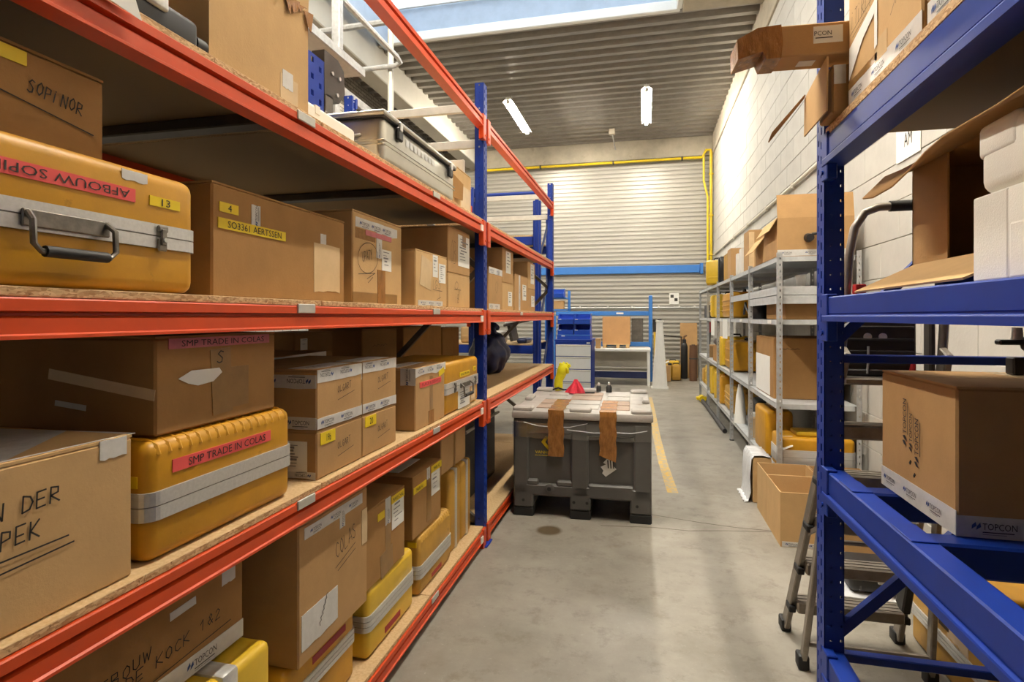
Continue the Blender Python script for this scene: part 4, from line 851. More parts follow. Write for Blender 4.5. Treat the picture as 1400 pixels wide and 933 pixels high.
for y in (0.30, 0.60, 0.90): g.cbox(0.985, 1.0, y-0.05, y+0.05, 0.16, 0.72, 0.008); g.cbox(0.0, 0.015, y-0.05, y+0.05, 0.16, 0.72, 0.008)
g.cbox(0.0, Wc, Dc-0.06, Dc, 0.155, 0.72, 0.012)
for a, b in ((0.0, 0.15), (0.42, 0.57), (0.85, 1.0)): g.cbox(a, b, 0.0, Dc, 0.065, 0.20, 0.012)
part('body', g, 'crate_grey', t)
for a, b in ((0.0, 0.15), (0.42, 0.57), (0.85, 1.0)): part('skid_foot', G().cbox(a-0.002, b+0.002, 0.005, Dc-0.01, 0.0, 0.067, 0.008), 'dark_rubber', t)
part('drain_plug', G().lathe([(0.036,0),(0.036,0.012),(0.020,0.016)], 0, 0, 14), 'crate_grey', t).matrix_local = Matrix.Translation((0.27,0.0,0.215)) @ Matrix.Rotation(R(90), 4, 'X')
part('drain_hole', G().lathe([(0.015,0),(0.015,0.004)], 0, 0, 12), 'dark_rubber', t).matrix_local = Matrix.Translation((0.27,-0.0145,0.215)) @ Matrix.Rotation(R(90), 4, 'X')
for x, z in ((0.075,0.12),(0.45,0.125),(0.545,0.125),(0.90,0.125)): part('bolt_hole', G().tube([(x,-0.0015,z),(x,0.002,z)], 0.011, 10), 'dark_rubber', t)
g = G(); g.rbox(-0.012, Wc+0.012, -0.012, Dc+0.012, 0.725, 0.782, 0.012, 2)
part('lid', g, 'lid_grey', t, smooth=True, label='pale dusty lid')
g = G()
for (a, b, c, d) in ((0.0,0.14,0.0,0.10),(0.42,0.57,0.0,0.08),(0.86,1.0,0.0,0.10),(0.0,0.14,1.10,1.2),(0.42,0.57,1.12,1.2),(0.86,1.0,1.10,1.2),(0.0,0.05,0.5,0.7),(0.95,1.0,0.5,0.7)):
    part('lid_stop', G().cbox(a-0.004,b+0.004,c-0.004,d+0.004,0.778,0.812,0.010), 'lid_grey', t)
for i, (a, b) in enumerate(((0.15, 0.32), (0.36, 0.62), (0.66, 0.85))):
    for (c, d) in ((0.14, 0.32), (0.37, 0.56), (0.61, 0.80), (0.86, 1.04)):
        part('lid_panel', G().cbox(a, b, c, d, 0.780, 0.790, 0.004), 'lid_brown' if (i+int(c*10)) % 2 else 'lid_grey', t)
def strap(x0, x1, drop, jag):
    g = G(); n = 10; P = []
    for k in range(n+1):
        y = 0.55*(1-k/n); P.append((y, 0.7925+0.003*math.sin(k*2.3)))
    P += [(-0.014, 0.7925), (-0.0165, 0.755), (-0.014, 0.72)]
    m = 8
    for k in range(1, m+1): P.append((-0.004-0.010*(1-k/m), 0.72-drop*k/m))
    for side in range(1):
        vs = []
        for i, (y, z) in enumerate(P):
            e = 0.004*math.sin(i*1.7)
            vs += [(x0+e, y-0.002, z+0.002), (x1+e, y-0.002, z+0.002)]
        last = len(vs)//2-1
        vs[-1] = (vs[-1][0], vs[-1][1], vs[-1][2]-jag); 
        g._add(vs, [(2*i, 2*i+1, 2*i+3, 2*i+2) for i in range(last)])
    return part('brown_tape', g, 'tape_brown', t, label='wrinkled brown parcel tape')
strap(0.262, 0.378, 0.268, 0.0); strap(0.635, 0.755, 0.245, 0.045)
F = Face((0,0.035,0),(1,0,0),(0,0,1))
g = G(); g._add([F.p(a,b,0.002) for a,b in ((0.225,0.525),(0.205,0.548),(0.235,0.588),(0.262,0.588),(0.235,0.548),(0.275,0.505),(0.255,0.492))], [(0,1,4,5,6),(1,2,3,4)]); lg = part('emblem', g, 'label_yellow', t, label='yellow angular emblem')
g = G(); write(g, F, 'VANHEEDE', 0.160, 0.462, 0.165, 0.022, 0.002); write(g, F, 'ENVIRONMENT GROUP', 0.160, 0.444, 0.165, 0.010, 0.002); part('lettering', g, 'label_yellow', t)
ar = part('hazard_sticker', G()._add([F.p(a,b,0.002) for a,b in ((0.685,0.446),(0.660,0.417),(0.679,0.406),(0.641,0.386),(0.661,0.360),(0.652,0.340),(0.678,0.316),(0.755,0.374),(0.731,0.400),(0.735,0.440))], [tuple(range(10))]), 'white_paper', t)
g = G()
for k in range(3): g._add([F.p(a,b,0.0032) for a,b in ((0.688+k*0.019,0.438),(0.697+k*0.019,0.438),(0.700+k*0.019,0.378),(0.693+k*0.019,0.378))], [(0,1,2,3)])
part('sticker_bars', g, 'ink', ar)
g = G(); vs = []
for k in range(25):
    x = -0.006+1.012*k/24; w_ = 0.006*math.sin(k*0.9)
    vs += [(x, -0.008, 0.700+w_), (x, -0.0075, 0.585+w_*0.6)]
g._add(vs, [(2*i,2*i+1,2*i+3,2*i+2) for i in range(24)]); part('clear_film', g, 'clear_film', t, smooth=True, label='strip of clear stretch film')
g = G()
for (a, b, z0, z1) in ((0.08,0.30,0.70,0.672),(0.30,0.55,0.668,0.705),(0.40,0.78,0.655,0.648),(0.75,0.97,0.648,0.668)): g.tube([(a,-0.010,z0),((a+b)/2,-0.011,(z0+z1)/2-0.012),(b,-0.010,z1)], 0.0022, 6)
part('film_folds', g, 'plastic_sheet', t)['kind'] = 'stuff'

# things lying on the lid
LZ = 0.793
t = thing('rubber_glove', 'yellow glove standing up at the back of the pale crate lid', 'glove', (-0.77, 5.19, LZ))
part('cuff', G().tube([(0,0,0.0),(-0.005,0,0.05),(0.0,0,0.10),(0.02,0,0.15),(0.035,0,0.19)], [0.034,0.042,0.04,0.045,0.05], 12), 'hivis_yellow', t, smooth=True)
g = G().tube([(0.035,0,0.18),(0.045,0,0.22),(0.05,0,0.25)], [0.05,0.05,0.03], 12)
for k, (dx, dy, L) in enumerate(((-0.03,0.01,0.255),(0.0,0.02,0.262),(0.03,0.015,0.258),(0.055,0.0,0.245))): g.tube([(0.04+dx*0.6,dy,0.21),(0.045+dx,dy-0.01,L-0.01),(0.043+dx,dy-0.02,L)], [0.016,0.015,0.008], 8)
g.tube([(0.08,-0.02,0.17),(0.085,-0.04,0.20),(0.075,-0.045,0.22)], [0.018,0.015,0.008], 8)
part('hand', g, 'hivis_yellow', t, smooth=True)
part('strap', G().tube([(-0.05,-0.035,0.012),(0,-0.045,0.03),(0.05,-0.03,0.012)], 0.008, 6), 'dark_rubber', t, smooth=True)
t = thing('red_cloth', 'crumpled red cloth beside the yellow glove on the crate lid', 'cloth', (-0.60, 5.08, LZ))
bm = bmesh.new(); bmesh.ops.create_cone(bm, cap_ends=True, segments=24, radius1=0.085, radius2=0.012, depth=0.115); bmesh.ops.subdivide_edges(bm, edges=list(bm.edges), cuts=3, use_grid_fill=True)
for v in bm.verts:
    a = math.atan2(v.co.y, v.co.x); k = 1+0.16*math.sin(5*a+v.co.z*30)+0.08*math.sin(11*a); v.co.x *= k; v.co.y *= k*0.7; v.co.z = (v.co.z+0.0575)*(1+0.05*math.sin(4*a))
me = bpy.data.meshes.new('folds'); bm.to_mesh(me); bm.free(); me.materials.append(MATS['hivis_red']); part('folds', me, None, t)
part('cord', G().tube([(0.07,-0.02,0.004),(0.12,-0.01,0.006),(0.17,-0.015,0.006)], 0.007, 6), 'dark_rubber', t, smooth=True)
for k, (x, y, lab) in enumerate(((-0.405, 5.21, 'small black bottle at the crate lid back, left one'), (-0.31, 5.17, 'black bottle with clear cap at the crate lid back, right one'))):
    t = thing('spray_bottle', lab, 'bottle', (x, y, LZ)); h = 0.055+0.012*k
    part('body', G().lathe([(0.022+0.004*k,0),(0.022+0.004*k,h*0.75),(0.014,h)], 0, 0, 14), 'dark_rubber', t, smooth=True); part('cap', G().lathe([(0.012,h),(0.012,h+0.018),(0.006,h+0.026)], 0, 0, 12), 'aluminium', t, smooth=True)

# =================================================================== RIGHT BLUE RACK: CONTENTS
# top shelf
t, f = carton('tall carton with a torn white patch and TOPCON tape on the high right shelf', (0.62, 1.945, 2.122), 0.475, 0.45, 0.52, 'cardboard_pale', 180)
F = f['front']; brand_tape(t, F, 0.0, 0.004, 0.475, 0.062, 0.155, 0.017, off=0.03, jag=0.001)
wpz = part('white_frame', G()._add([F.p(a,b,0.0024) for a,b in ((0.008,0.085),(0.012,0.185),(0.225,0.235),(0.225,0.10),(0.205,0.095),(0.205,0.195),(0.12,0.165))], [(0,1,6),(1,2,5,6),(2,3,4,5)]), 'white_paper', t, label='torn white paper patch')
part('tan_tape', slab(F, 0.205, 0.055, 0.285, 0.115, th=0.001), 'tape_clear', t); part('tan_tape', slab(F, 0.0, 0.06, 0.22, 0.082, th=0.001), 'tape_tan', t)
hand(t, F, [('ITIRIT', 0.03, 0.235, 0.16, 0.05, 0)], ink='ink_brown', w=0.003, under=[[(0.02,0.222),(0.18,0.245)], [(0.04,0.208),(0.15,0.225)]])
hand(t, F, [('~MI', 0.29, 0.20, 0.12, 0.05, 8)], w=0.0026, under=[[(0.31,0.135),(0.405,0.225)], [(0.34,0.15),(0.36,0.19)]])
t, f = carton('carton second along the high right shelf with a tape emblem', (0.625, 1.455, 2.122), 0.46, 0.45, 0.50, 'cardboard', 180)
F = f['front']; brand_tape(t, F, 0.0, 0.004, 0.46, 0.066, 0.16, 0.02, off=0.02); part('brown_tape', slab(F, 0.0, 0.07, 0.02, 0.4), 'tape_tan', t)
t, f = carton('carton lying crosswise with its flattened flaps beside the blue post top', (0.578, 2.098, 2.124), 0.135, 0.45, 0.150, 'cardboard', 180)
part('open_flap', G().sheet([(0.014,-0.105,0.136),(0.014,0.150,0.174),(0.016,0.150,0.002),(0.016,-0.105,0.0)], 0.005), 'cardboard_pale', t)
part('drooping_flap', G().sheet([(0.02,-0.105,0.136),(0.02,-0.085,0.142),(0.125,-0.10,0.02),(0.135,-0.115,-0.01)], 0.004), 'cardboard_brown', t)
part('paper_scrap', slab(Face((0,0.135,0),(-1,0,0),(0,0,1)), 0.005, 0.09, 0.04, 0.15), 'tape_white', t)
t = thing('long_carton', 'long narrow carton poking out over the aisle, its end wrapped in brown tape', 'box', (0.62, 2.0, 2.303), 3)
part('body', G().cbox(-0.235, 0.36, -0.055, 0.055, 0, 0.100, 0.004), 'cardboard', t)
part('wrapped_end', G().prism([(-0.330,0.002),(-0.332,0.066),(-0.27,0.098),(-0.20,0.103),(-0.195,0.05),(-0.20,-0.003),(-0.245,-0.003),(-0.255,0.022)], 'y', -0.058, 0.058), 'tape_brown', t, label='end wrapped in crumpled brown tape')
F = Face((-0.235,-0.055,0),(1,0,0),(0,0,1)); s = part('paper_label', slab(F, 0.13, 0.035, 0.215, 0.088), 'white_paper', t); g = G(); write(g, F, 'PCON', 0.132, 0.058, 0.05, 0.014, 0.003); g._add([F.p(a,b,0.003) for a,b in ((0.135,0.049),(0.185,0.049),(0.185,0.052),(0.135,0.052))], [(0,1,2,3)]); part('label_print', g, 'print_black', s)
part('brown_tape', slab(F, 0.305, 0.0, 0.38, 0.1, th=0.0015), 'tape_tan', t); part('tape_scrap', slab(Face((-0.235,0.055,0),(1,0,0),(0,-1,0)), 0.10, 0.03, 0.15, 0.07), 'tape_white', t)

# middle shelf: open carton on its side, flaps out to the aisle
t = thing('cardboard_box', 'open empty carton lying on its side, flaps spread, on the middle right shelf', 'box', (0.80, 1.96, 1.629)); g = G()
g.box(0, 0.46, -0.86, 0, 0, 0.006); g.box(0, 0.46, -0.86, 0, 0.30, 0.306); g.box(0.454, 0.46, -0.86, 0, 0.006, 0.30); g.box(0, 0.454, -0.006, 0, 0.006, 0.30); g.box(0, 0.454, -0.86, -0.854, 0.006, 0.30)
part('body', g, 'cardboard_brown', t); part('side_flap', G().sheet([(0,0,0.003),(0,-0.205,0.004),(0.0,-0.205,0.30),(0.0,0,0.32)], 0.005), 'cardboard', t)
part('bottom_flap', G().sheet([(0,-0.02,0.004),(0,-0.64,0.004),(-0.165,-0.63,-0.074),(-0.165,-0.02,-0.076)], 0.005), 'cardboard_pale', t)
g = G(); top = []; n = 8
for k in range(n+1):
    y = 0.02-0.88*k/n; top += [(0.02, y, 0.308), (-0.075, y-0.02, 0.285-0.01*math.sin(k*0.9)), (-0.165+0.02*math.sin(k*0.7), y-0.10 if k == 0 else y-0.03, 0.205+0.045*k/n-0.012*math.sin(k*1.1))]
g._add(top, [(3*i+j, 3*i+j+1, 3*i+j+4, 3*i+j+3) for i in range(n) for j in range(2)])
o = part('top_flap', g, 'cardboard', t, smooth=True); md = o.modifiers.new('board', 'SOLIDIFY'); md.thickness = 0.005
# white foam
t = thing('foam_block', 'lower white foam packing block on the middle right blue beam', 'foam', (0.645, 1.315, 1.5475))
part('block', G().rbox(0,0.15,-0.60,0,0,0.170,0.006,2), 'foam_white', t, smooth=True)
part('edge_step', G().rbox(-0.0015,0.02,-0.60,-0.115,0.0,0.105,0.006,2), 'foam_white', t)
part('notch_side', G().rbox(-0.0015,0.02,-0.112,-0.001,0.001,0.169,0.004,2), 'foam_white', t)
t = thing('foam_block', 'upper white rounded foam packing block with a notch', 'foam', (0.650, 1.310, 1.718))
part('block', G().rbox(0,0.145,-0.60,0,0.0,0.135,0.026,4), 'foam_white', t, smooth=True)
part('raised_corner', G().rbox(-0.002,0.10,-0.125,-0.002,0.07,0.138,0.012,3), 'foam_white', t, smooth=True)
t = thing('bar_clamp', 'red headed clamp bar lying at the end of the middle blue beam', 'clamp', (0.80, 2.24, 1.50))
part('head', G().rbox(-0.07,-0.035,-0.02,0.02,0.06,0.095,0.005,2), 'red_plastic', t, smooth=True); part('bar', G().cbox(-0.035,0.06,-0.008,0.008,0.072,0.084,0.002), 'aluminium', t); part('jaw', G().cbox(-0.062,-0.045,-0.012,0.012,0,0.06,0.003), 'red_plastic', t)

# low level: TOPCON carton on the support bars
t, f = carton('big carton lettered TOPCON resting on the low blue support bars', (0.73, 1.995, 0.9515), 0.435, 0.56, 0.36, 'cardboard', 180, seam='x')
F = f['front']; brand_tape(t, F, 0.0, 0.0, 0.435, 0.062, 0.135, 0.016, off=0.02, jag=0.001)
g = G()
for k, (a, b, h) in enumerate(((0.165, 0.16, 0.030), (0.200, 0.15, 0.024), (0.238, 0.115, 0.030))): tape_print(g, F, a+0.012, b, h*0.9, 90)
part('lettering', g, ['print_black', 'print_black', 'cardboard'], t, label='black lettering printed sideways')
for p in ((0.19,0.055),(0.215,0.025)): part('pierced_hole', slab(F, p[0], p[1]+0.06, p[0]+0.012, p[1]+0.066, ang=50), 'ink', t)
brand_tape(t, f['far'], 0.0, 0.0, 0.56, 0.052, 0.16, 0.019, off=0.03, jag=0.001)
part('scuffed_seam', slab(f['top'], 0.0, 0.27, 0.435, 0.31, th=0.0006), 'tape_clear', t)
t = thing('survey_clamp', 'black clamp heads with silver screws standing on the TOPCON carton', 'clamp', (1.02, 1.90, 1.3135))
for x, h in ((0.0, 0.05), (0.06, 0.08)): part('foot', G().cbox(x,x+0.03,-0.02,0.02,0,h,0.004), 'black_plastic', t)
part('arm', G().cbox(-0.03,0.11,-0.015,0.015,0.085,0.10,0.004), 'black_plastic', t); part('knob', G().tube([(0.02,0,0.10),(0.02,0,0.135)], [0.014,0.012], 12), 'aluminium', t, smooth=True); part('knob', G().tube([(0.07,0,0.10),(0.07,0,0.150)], [0.014,0.010], 12), 'black_plastic', t, smooth=True)
part('ball', G().rbox(0.03,0.075,-0.02,0.02,0.065,0.112,0.018,3), 'dark_steel', t, smooth=True)
# cases on the floor beyond the rack end
t, f = case('yellow-brown case lying on the floor behind the ladder foot', (1.20, 2.95, 0), 0.72, 0.36, 0.27, bz=0.55, bh=0.05, mat='case_tan', rot=180, r=0.022, grooves=3)
part('tape_patch', slab(f['front'], 0.32, 0.17, 0.47, 0.24, jag=0.01), 'tape_clear', t); part('scrawl', slab(f['front'], 0.25, 0.2, 0.33, 0.215), 'ink_brown', t)
t, f = case('yellow case stacked on the yellow-brown floor case by the block wall', (1.19, 2.66, 0.272), 0.44, 0.34, 0.255, bz=0.6, bh=0.03, mat='case_yellow', rot=180, r=0.016)
part('corner_lug', G().rbox(0.005,0.04,0.26,0.34,0.05,0.13,0.012,2), 'case_yellow', t, smooth=True); part('corner_lug', G().rbox(0.005,0.03,0.06,0.12,0.05,0.13,0.012,2), 'case_yellow', t, smooth=True)
t, f = case('yellow case with dark recess at the foot of the right rack', (0.86, 1.72, 0.0), 0.62, 0.5, 0.30, bz=0.6, bh=0.04, mat='case_tan', rot=180, r=0.02)

# =================================================================== STEP LADDER
ld = thing('step_ladder', 'aluminium step ladder with a curved handrail behind the blue rack post', 'ladder', (0.885, 2.74, 0))
def lx(z, side): return (0.65+0.055*z/1.45) if side == 0 else (1.122-0.115*z/1.45)
fy = lambda z: 2.897-0.49*z; ry = lambda z: 2.593-0.275*z
for s in (0, 1):
    wp('climbing_stile', G().bar((lx(0.03,s),fy(0.03),0.03),(lx(1.36,s),fy(1.36),1.36),0.024,0.058,up=(0,1,0.5),c=0.004), 'ladder_alu', ld)
    wp('rear_stile', G().bar((lx(0.03,s),ry(0.03),0.03),(lx(1.30,s),ry(1.30)+0.03,1.30),0.022,0.036,up=(0,1,0.3),c=0.004), 'ladder_alu', ld)
    wp('rubber_foot', G().rbox(lx(0,s)-0.022,lx(0,s)+0.022,fy(0)-0.035,fy(0)+0.035,0,0.055,0.008,2), 'dark_rubber', ld, True)
    wp('rubber_foot', G().rbox(lx(0,s)-0.022,lx(0,s)+0.022,ry(0)-0.03,ry(0)+0.03,0,0.06,0.008,2), 'dark_rubber', ld, True)
    wp('spreader_bar', G().bar((lx(0.6,s),fy(0.55),0.55),(lx(0.6,s),ry(0.66),0.66),0.008,0.02,c=0.002), 'ladder_alu', ld)
for z in (0.20, 0.42, 0.645, 0.865, 1.075):
    y = fy(z); tr = wp('tread', G().cbox(lx(z,0)+0.012,lx(z,1)-0.012,y-0.055,y+0.04,z-0.052,z,0.006), 'ladder_alu', ld)
    for k in range(3): part('tread_rib', G().box(lx(z,0)+0.02,lx(z,1)-0.02,y-0.045+k*0.03,y-0.035+k*0.03,z,z+0.003), 'ladder_alu', tr)
    for s in (0, 1): part('tread_bracket', G().cbox(lx(z,s)-0.014+(-0.004 if s == 0 else 0.004), lx(z,s)+0.014+(-0.004 if s == 0 else 0.004), y-0.034, y+0.034, z-0.06, z-0.03, 0.004), 'dark_rubber', tr)
wp('rubber_sleeve', G().bar((lx(0.20,1),fy(0.20),0.20),(lx(0.46,1),fy(0.46),0.46),0.036,0.072,up=(0,1,0.5),c=0.006), 'dark_rubber', ld)
wp('rear_rung', G().tube([(lx(0.12,0),ry(0.12),0.12),(lx(0.12,1),ry(0.12),0.12)], 0.012, 8), 'ladder_alu', ld, True)
wp('rear_rung', G().tube([(lx(0.60,0),ry(0.6),0.60),(lx(0.60,1),ry(0.6),0.60)], 0.010, 8), 'ladder_alu', ld, True)
pf = wp('tool_shelf', G().cbox(0.715,0.965,2.33,2.36,1.265,1.475,0.006), 'dark_steel', ld, label='dark ribbed tool shelf with two cut-outs')
for k in range(4): part('rib', G().cbox(0.72,0.955,2.324,2.332,1.30+k*0.045,1.31+k*0.045,0.002), 'dark_grey', pf)
part('lower_lip', G().cbox(0.712,0.968,2.31,2.365,1.262,1.285,0.004), 'dark_grey', pf)
for x in (0.805, 0.855): part('cut_out', G().tube([(x,2.326,1.405),(x,2.334,1.405)], 0.014, 14), 'white_paint', pf)
part('hook', G().tube([(0.805,2.322,1.37),(0.802,2.315,1.31),(0.797,2.31,1.27)], 0.004, 6), 'aluminium', pf, True); part('red_clip', G().tube([(0.945,2.315,1.275),(0.95,2.315,1.325)], [0.012,0.006], 10), 'red_plastic', pf, True)
wp('platform', G().cbox(0.70,1.02,2.24,2.45,1.235,1.26,0.006), 'ladder_alu', ld)
hp = [(lx(1.25,0),2.29,1.25),(0.715,2.275,1.50),(0.725,2.27,1.70),(0.742,2.27,1.80),(0.775,2.27,1.855),(0.82,2.27,1.873),(0.90,2.27,1.876),(0.985,2.27,1.872),(1.015,2.27,1.85),(1.03,2.27,1.78),(1.03,2.275,1.50),(lx(1.25,1),2.29,1.25)]
wp('handrail', G().tube(hp, 0.015, 10), 'ladder_alu', ld, True); wp('hand_grip', G().tube([(0.855,2.27,1.8745),(0.925,2.27,1.8755)], 0.020, 10), 'dark_rubber', ld, True)
wp('side_guard', G().cbox(0.985,1.005,2.28,2.33,1.26,1.48,0.006), 'dark_steel', ld)
t = thing('black_case', 'black rounded case on white paper on the floor behind the ladder', 'case', (1.13, 3.42, 0), 0)
part('paper_padding', G().sheet([(-0.14,-0.16,0.02),(0.20,-0.16,0.012),(0.22,0.16,0.08),(-0.10,0.2,0.14)], 0.01), 'plastic_sheet', t)
part('shell', G().rbox(-0.08,0.20,-0.14,0.12,0.03,0.13,0.035,3), 'black_plastic', t, smooth=True); part('lid', G().rbox(-0.07,0.19,-0.13,0.11,0.125,0.155,0.014,3), 'black_plastic', t, smooth=True)
for x in (-0.03, 0.06, 0.14): part('strap', G().bar((x,-0.146,0.05),(x+0.01,-0.10,0.158),0.010,0.006), 'dark_grey', t)
part('buckle', G().rbox(0.05,0.085,-0.15,-0.138,0.09,0.115,0.004,1), 'aluminium', t)

# =================================================================== OPEN CARTONS ON THE FLOOR
def floor_carton(lab, x, y0, w, d, h, mat='cardboard', lid=()): return open_carton(lab, (x+d, y0, 0), w, d, h, mat, 0, lid=lid)
t, f = floor_carton('open carton nearest in the floor row, beside the ladder stile', 0.853, 3.92, 0.42, 0.345, 0.35, 'cardboard_pale'); brand_tape(t, f['near'], 0.01, 0.0, 0.33, 0.035, 0.14, 0.015, off=0.02)
t, f = floor_carton('open carton second in the floor row along the aisle', 0.853, 4.345, 0.335, 0.345, 0.35, 'cardboard_pale')
t, f = floor_carton('open carton by the wall behind the ladder treads', 1.205, 3.92, 0.40, 0.35, 0.35, 'cardboard'); doc_label(t, f['near'], 0.24, 0.02, 0.31, 0.08, 3)
t, f = floor_carton('open carton by the wall, second row behind the ladder', 1.205, 4.345, 0.32, 0.35, 0.35, 'cardboard')
part('white_padding', G().rbox(-0.33,-0.06,0.03,0.28,0.18,0.33,0.05,3), 'plastic_sheet', t, smooth=True)
t = thing('wrapped_carton', 'carton draped in white plastic film beyond the open cartons', 'box', (0.83, 4.79, 0)); g = G()
part('body', G().cbox(0.012,0.15,0.002,0.345,0,0.36,0.006), 'cardboard_pale', t)
vs = []; n = 14; prof = [(0.145,0.368),(0.09,0.374),(0.02,0.370),(0.0,0.34),(-0.003,0.2),(-0.006,0.08),(-0.02,0.012),(-0.05,0.006)]
for k in range(n+1):
    y = -0.003+0.36*k/n
    for x, z in prof: vs.append((x-0.006+0.006*math.sin(k*1.9+z*20), y, z+0.006*math.sin(k*2.7+x*30)+0.003))
m = len(prof); g._add(vs, [(i*m+j, i*m+j+1, (i+1)*m+j+1, (i+1)*m+j) for i in range(n) for j in range(m-1)])
o = part('plastic_drape', g, 'plastic_sheet', t, smooth=True); o.modifiers.new('film', 'SOLIDIFY').thickness = 0.003
t = thing('floor_pipe', 'grey plastic pipe with a yellow collar on the floor by the shelves', 'pipe', (0.985, 9.0, 0))
part('pipe', G().tube([(0.01,-1.45,0.03),(-0.005,1.2,0.03)], 0.03, 12), 'dark_grey', t, smooth=True); part('collar', G().tube([(-0.005,1.18,0.055),(-0.006,1.42,0.055)], [0.055,0.05], 12), 'pipe_yellow', t, smooth=True)
part('collar_wing', G().cbox(-0.10,0.09,1.25,1.36,0.03,0.085,0.01), 'pipe_yellow', t); part('bore', G().tube([(0.0105,-1.452,0.03),(0.0105,-1.449,0.03)], 0.024, 12), 'dark_rubber', t)

# =================================================================== GREY SHELVING
UY = [4.71, 5.92, 7.155, 8.41, 9.69, 11.0]; SX0, SX1 = 1.0, 1.585
sh = thing('steel_shelving', 'galvanised grey steel shelving unit along the white block wall', 'shelving', (1.29, 4.71, 0))
for i, y in enumerate(UY):
    for x, s in ((SX0, -1), (SX1, 1)):
        g = G(); H_ = 1.975
        if i < 4:
            perf(g, Face((x,y+0.018,0),(0,-1,0),(0,0,1)) if s < 0 else Face((x,y-0.018,0),(0,1,0),(0,0,1)), 0.036, H_, [(0.018,0.008,0.016,0.05,0.02)], 0.002)
            perf(g, Face((x,y-0.018,0),(1,0,0),(0,0,1)) if s < 0 else Face((x-0.036,y-0.018,0),(1,0,0),(0,0,1)), 0.036, H_, [(0.02,0.008,0.016,0.05,0.02)], 0.002)
        else: g.box(*sorted((x, x-s*0.002)), y-0.018, y+0.018, 0, H_); g.box(*sorted((x, x-s*0.036)), y-0.018, y-0.016, 0, H_)
        wp('upright', g, 'galvanised', sh)
        wp('foot', G().cbox(*sorted((x+s*0.003, x-s*0.042)), y-0.022, y+0.022, 0, 0.012, 0.003), 'dark_rubber', sh)
    if i in (0, 5):
        for a, b in ((0.15,1.0),(1.0,1.85)): wp('cross_wire', G().bar((SX0+0.02,y+0.01,a),(SX1-0.02,y+0.01,b),0.004,0.010), 'galvanised', sh) if i == 5 else None
LEV = (0.275, 0.80, 1.455, 1.945)
for i in range(5):
    for z in LEV + ((1.715,) if i < 2 else ()) + ((1.645,) if i == 0 else ()):
        y0, y1 = UY[i]+0.003, UY[i+1]-0.003; xa = SX0+0.004; xb = SX1-0.004
        g = G(); g.box(xa,xb,y0+0.02,y1-0.02,z-0.003,z); lp = 0.066 if z in (1.715, 1.645) else 0.038; g.box(xa,xa+0.003,y0+0.018,y1-0.018,z-lp,z); g.box(xb-0.003,xb,y0+0.018,y1-0.018,z-0.038,z)
        g.box(xa+0.03,xb-0.03,y0+0.018,y0+0.021,z-lp,z); g.box(xa+0.03,xb-0.03,y1-0.021,y1-0.018,z-0.038,z); g.box(xa,xa+0.018,y0+0.018,y1-0.018,z-0.040,z-0.038)
        wp('shelf', g, 'shelf_grey', sh)
for y, z in ((6.3,1.435),(7.9,1.435),(4.9,1.435)): wp('label_holder', G().cbox(SX0-0.003,SX0+0.001,y,y+0.14,z-0.012,z+0.016,0.001), 'white_paper', sh)
def nbox(lab, x0, x1, y0, y1, z0, h, mat, **k):   # carton whose near face looks back down the aisle
    return carton(lab, (x1, y0, z0+0.001), y1-y0, x1-x0, h, mat, 0, **k)
T, B_, C_, D_ = 1.945, 1.455, 0.80, 0.275
# top of the shelving
t, f = open_carton('large pale carton with its flap up and a black fitting on the shelving top', (1.55, 4.74, T+0.001), 0.50, 0.54, 0.30, 'cardboard')
part('raised_flap', G().sheet([(-0.54,0,0.30),(0,0,0.30),(0.0,0.03,0.485),(-0.54,0.03,0.485)], 0.005), 'cardboard', t); part('flap', G().sheet([(-0.54,0.5,0.30),(-0.54,0,0.30),(-0.60,0,0.20),(-0.60,0.5,0.20)], 0.005), 'cardboard_pale', t)
brand_tape(t, f['near'], 0.0, 0.0, 0.54, 0.052, 0.17, 0.015, off=0.03)
part('fitting_arm', G().tube([(-0.30,-0.02,0.165),(-0.23,-0.025,0.175),(-0.23,-0.025,0.22)], 0.012, 8), 'black_plastic', t, smooth=True, label='black swivel fitting'); part('fitting_ball', G().tube([(-0.32,-0.06,0.135),(-0.32,-0.01,0.14)], [0.028,0.036], 14), 'black_plastic', t, smooth=True)
t, f = open_carton('small open carton with a hanging flap holding dark straps', (1.50, 5.38, T+0.001), 0.42, 0.46, 0.24, 'cardboard_pale', lid=(('back', 0.16, -55),('near', 0.14, 40)))
part('strap_bundle', G().rbox(-0.40,-0.12,0.05,0.30,0.12,0.30,0.05,2), 'bag_black', t, smooth=True)
t, f = nbox('upright yellow-brown carton with a taped edge on the shelving top', 1.02, 1.42, 6.02, 6.32, T, 0.40, 'cardboard'); part('brown_tape', slab(f['front'], 0.1, 0.0, 0.16, 0.4), 'tape_tan', t); part('tape_strip', slab(f['near'], 0.0, 0.02, 0.05, 0.38), 'tape_clear', t)
pm('cardboard_white', 'dedad0', 0.8, var=0.05, scale=8)
nbox('slim white carton beside the taped carton on the shelving top', 1.02, 1.40, 6.46, 6.62, T, 0.27, 'cardboard_white'); nbox('second slim white carton on the shelving top, farther along', 1.03, 1.40, 6.80, 6.92, T, 0.25, 'cardboard_white')
nbox('tall orange-brown carton on the shelving top past the white cartons', 1.02, 1.40, 7.22, 7.52, T, 0.36, 'cardboard'); nbox('orange-brown carton standing last of the two beyond the white cartons', 1.03, 1.40, 7.60, 7.92, T, 0.34, 'case_tan')
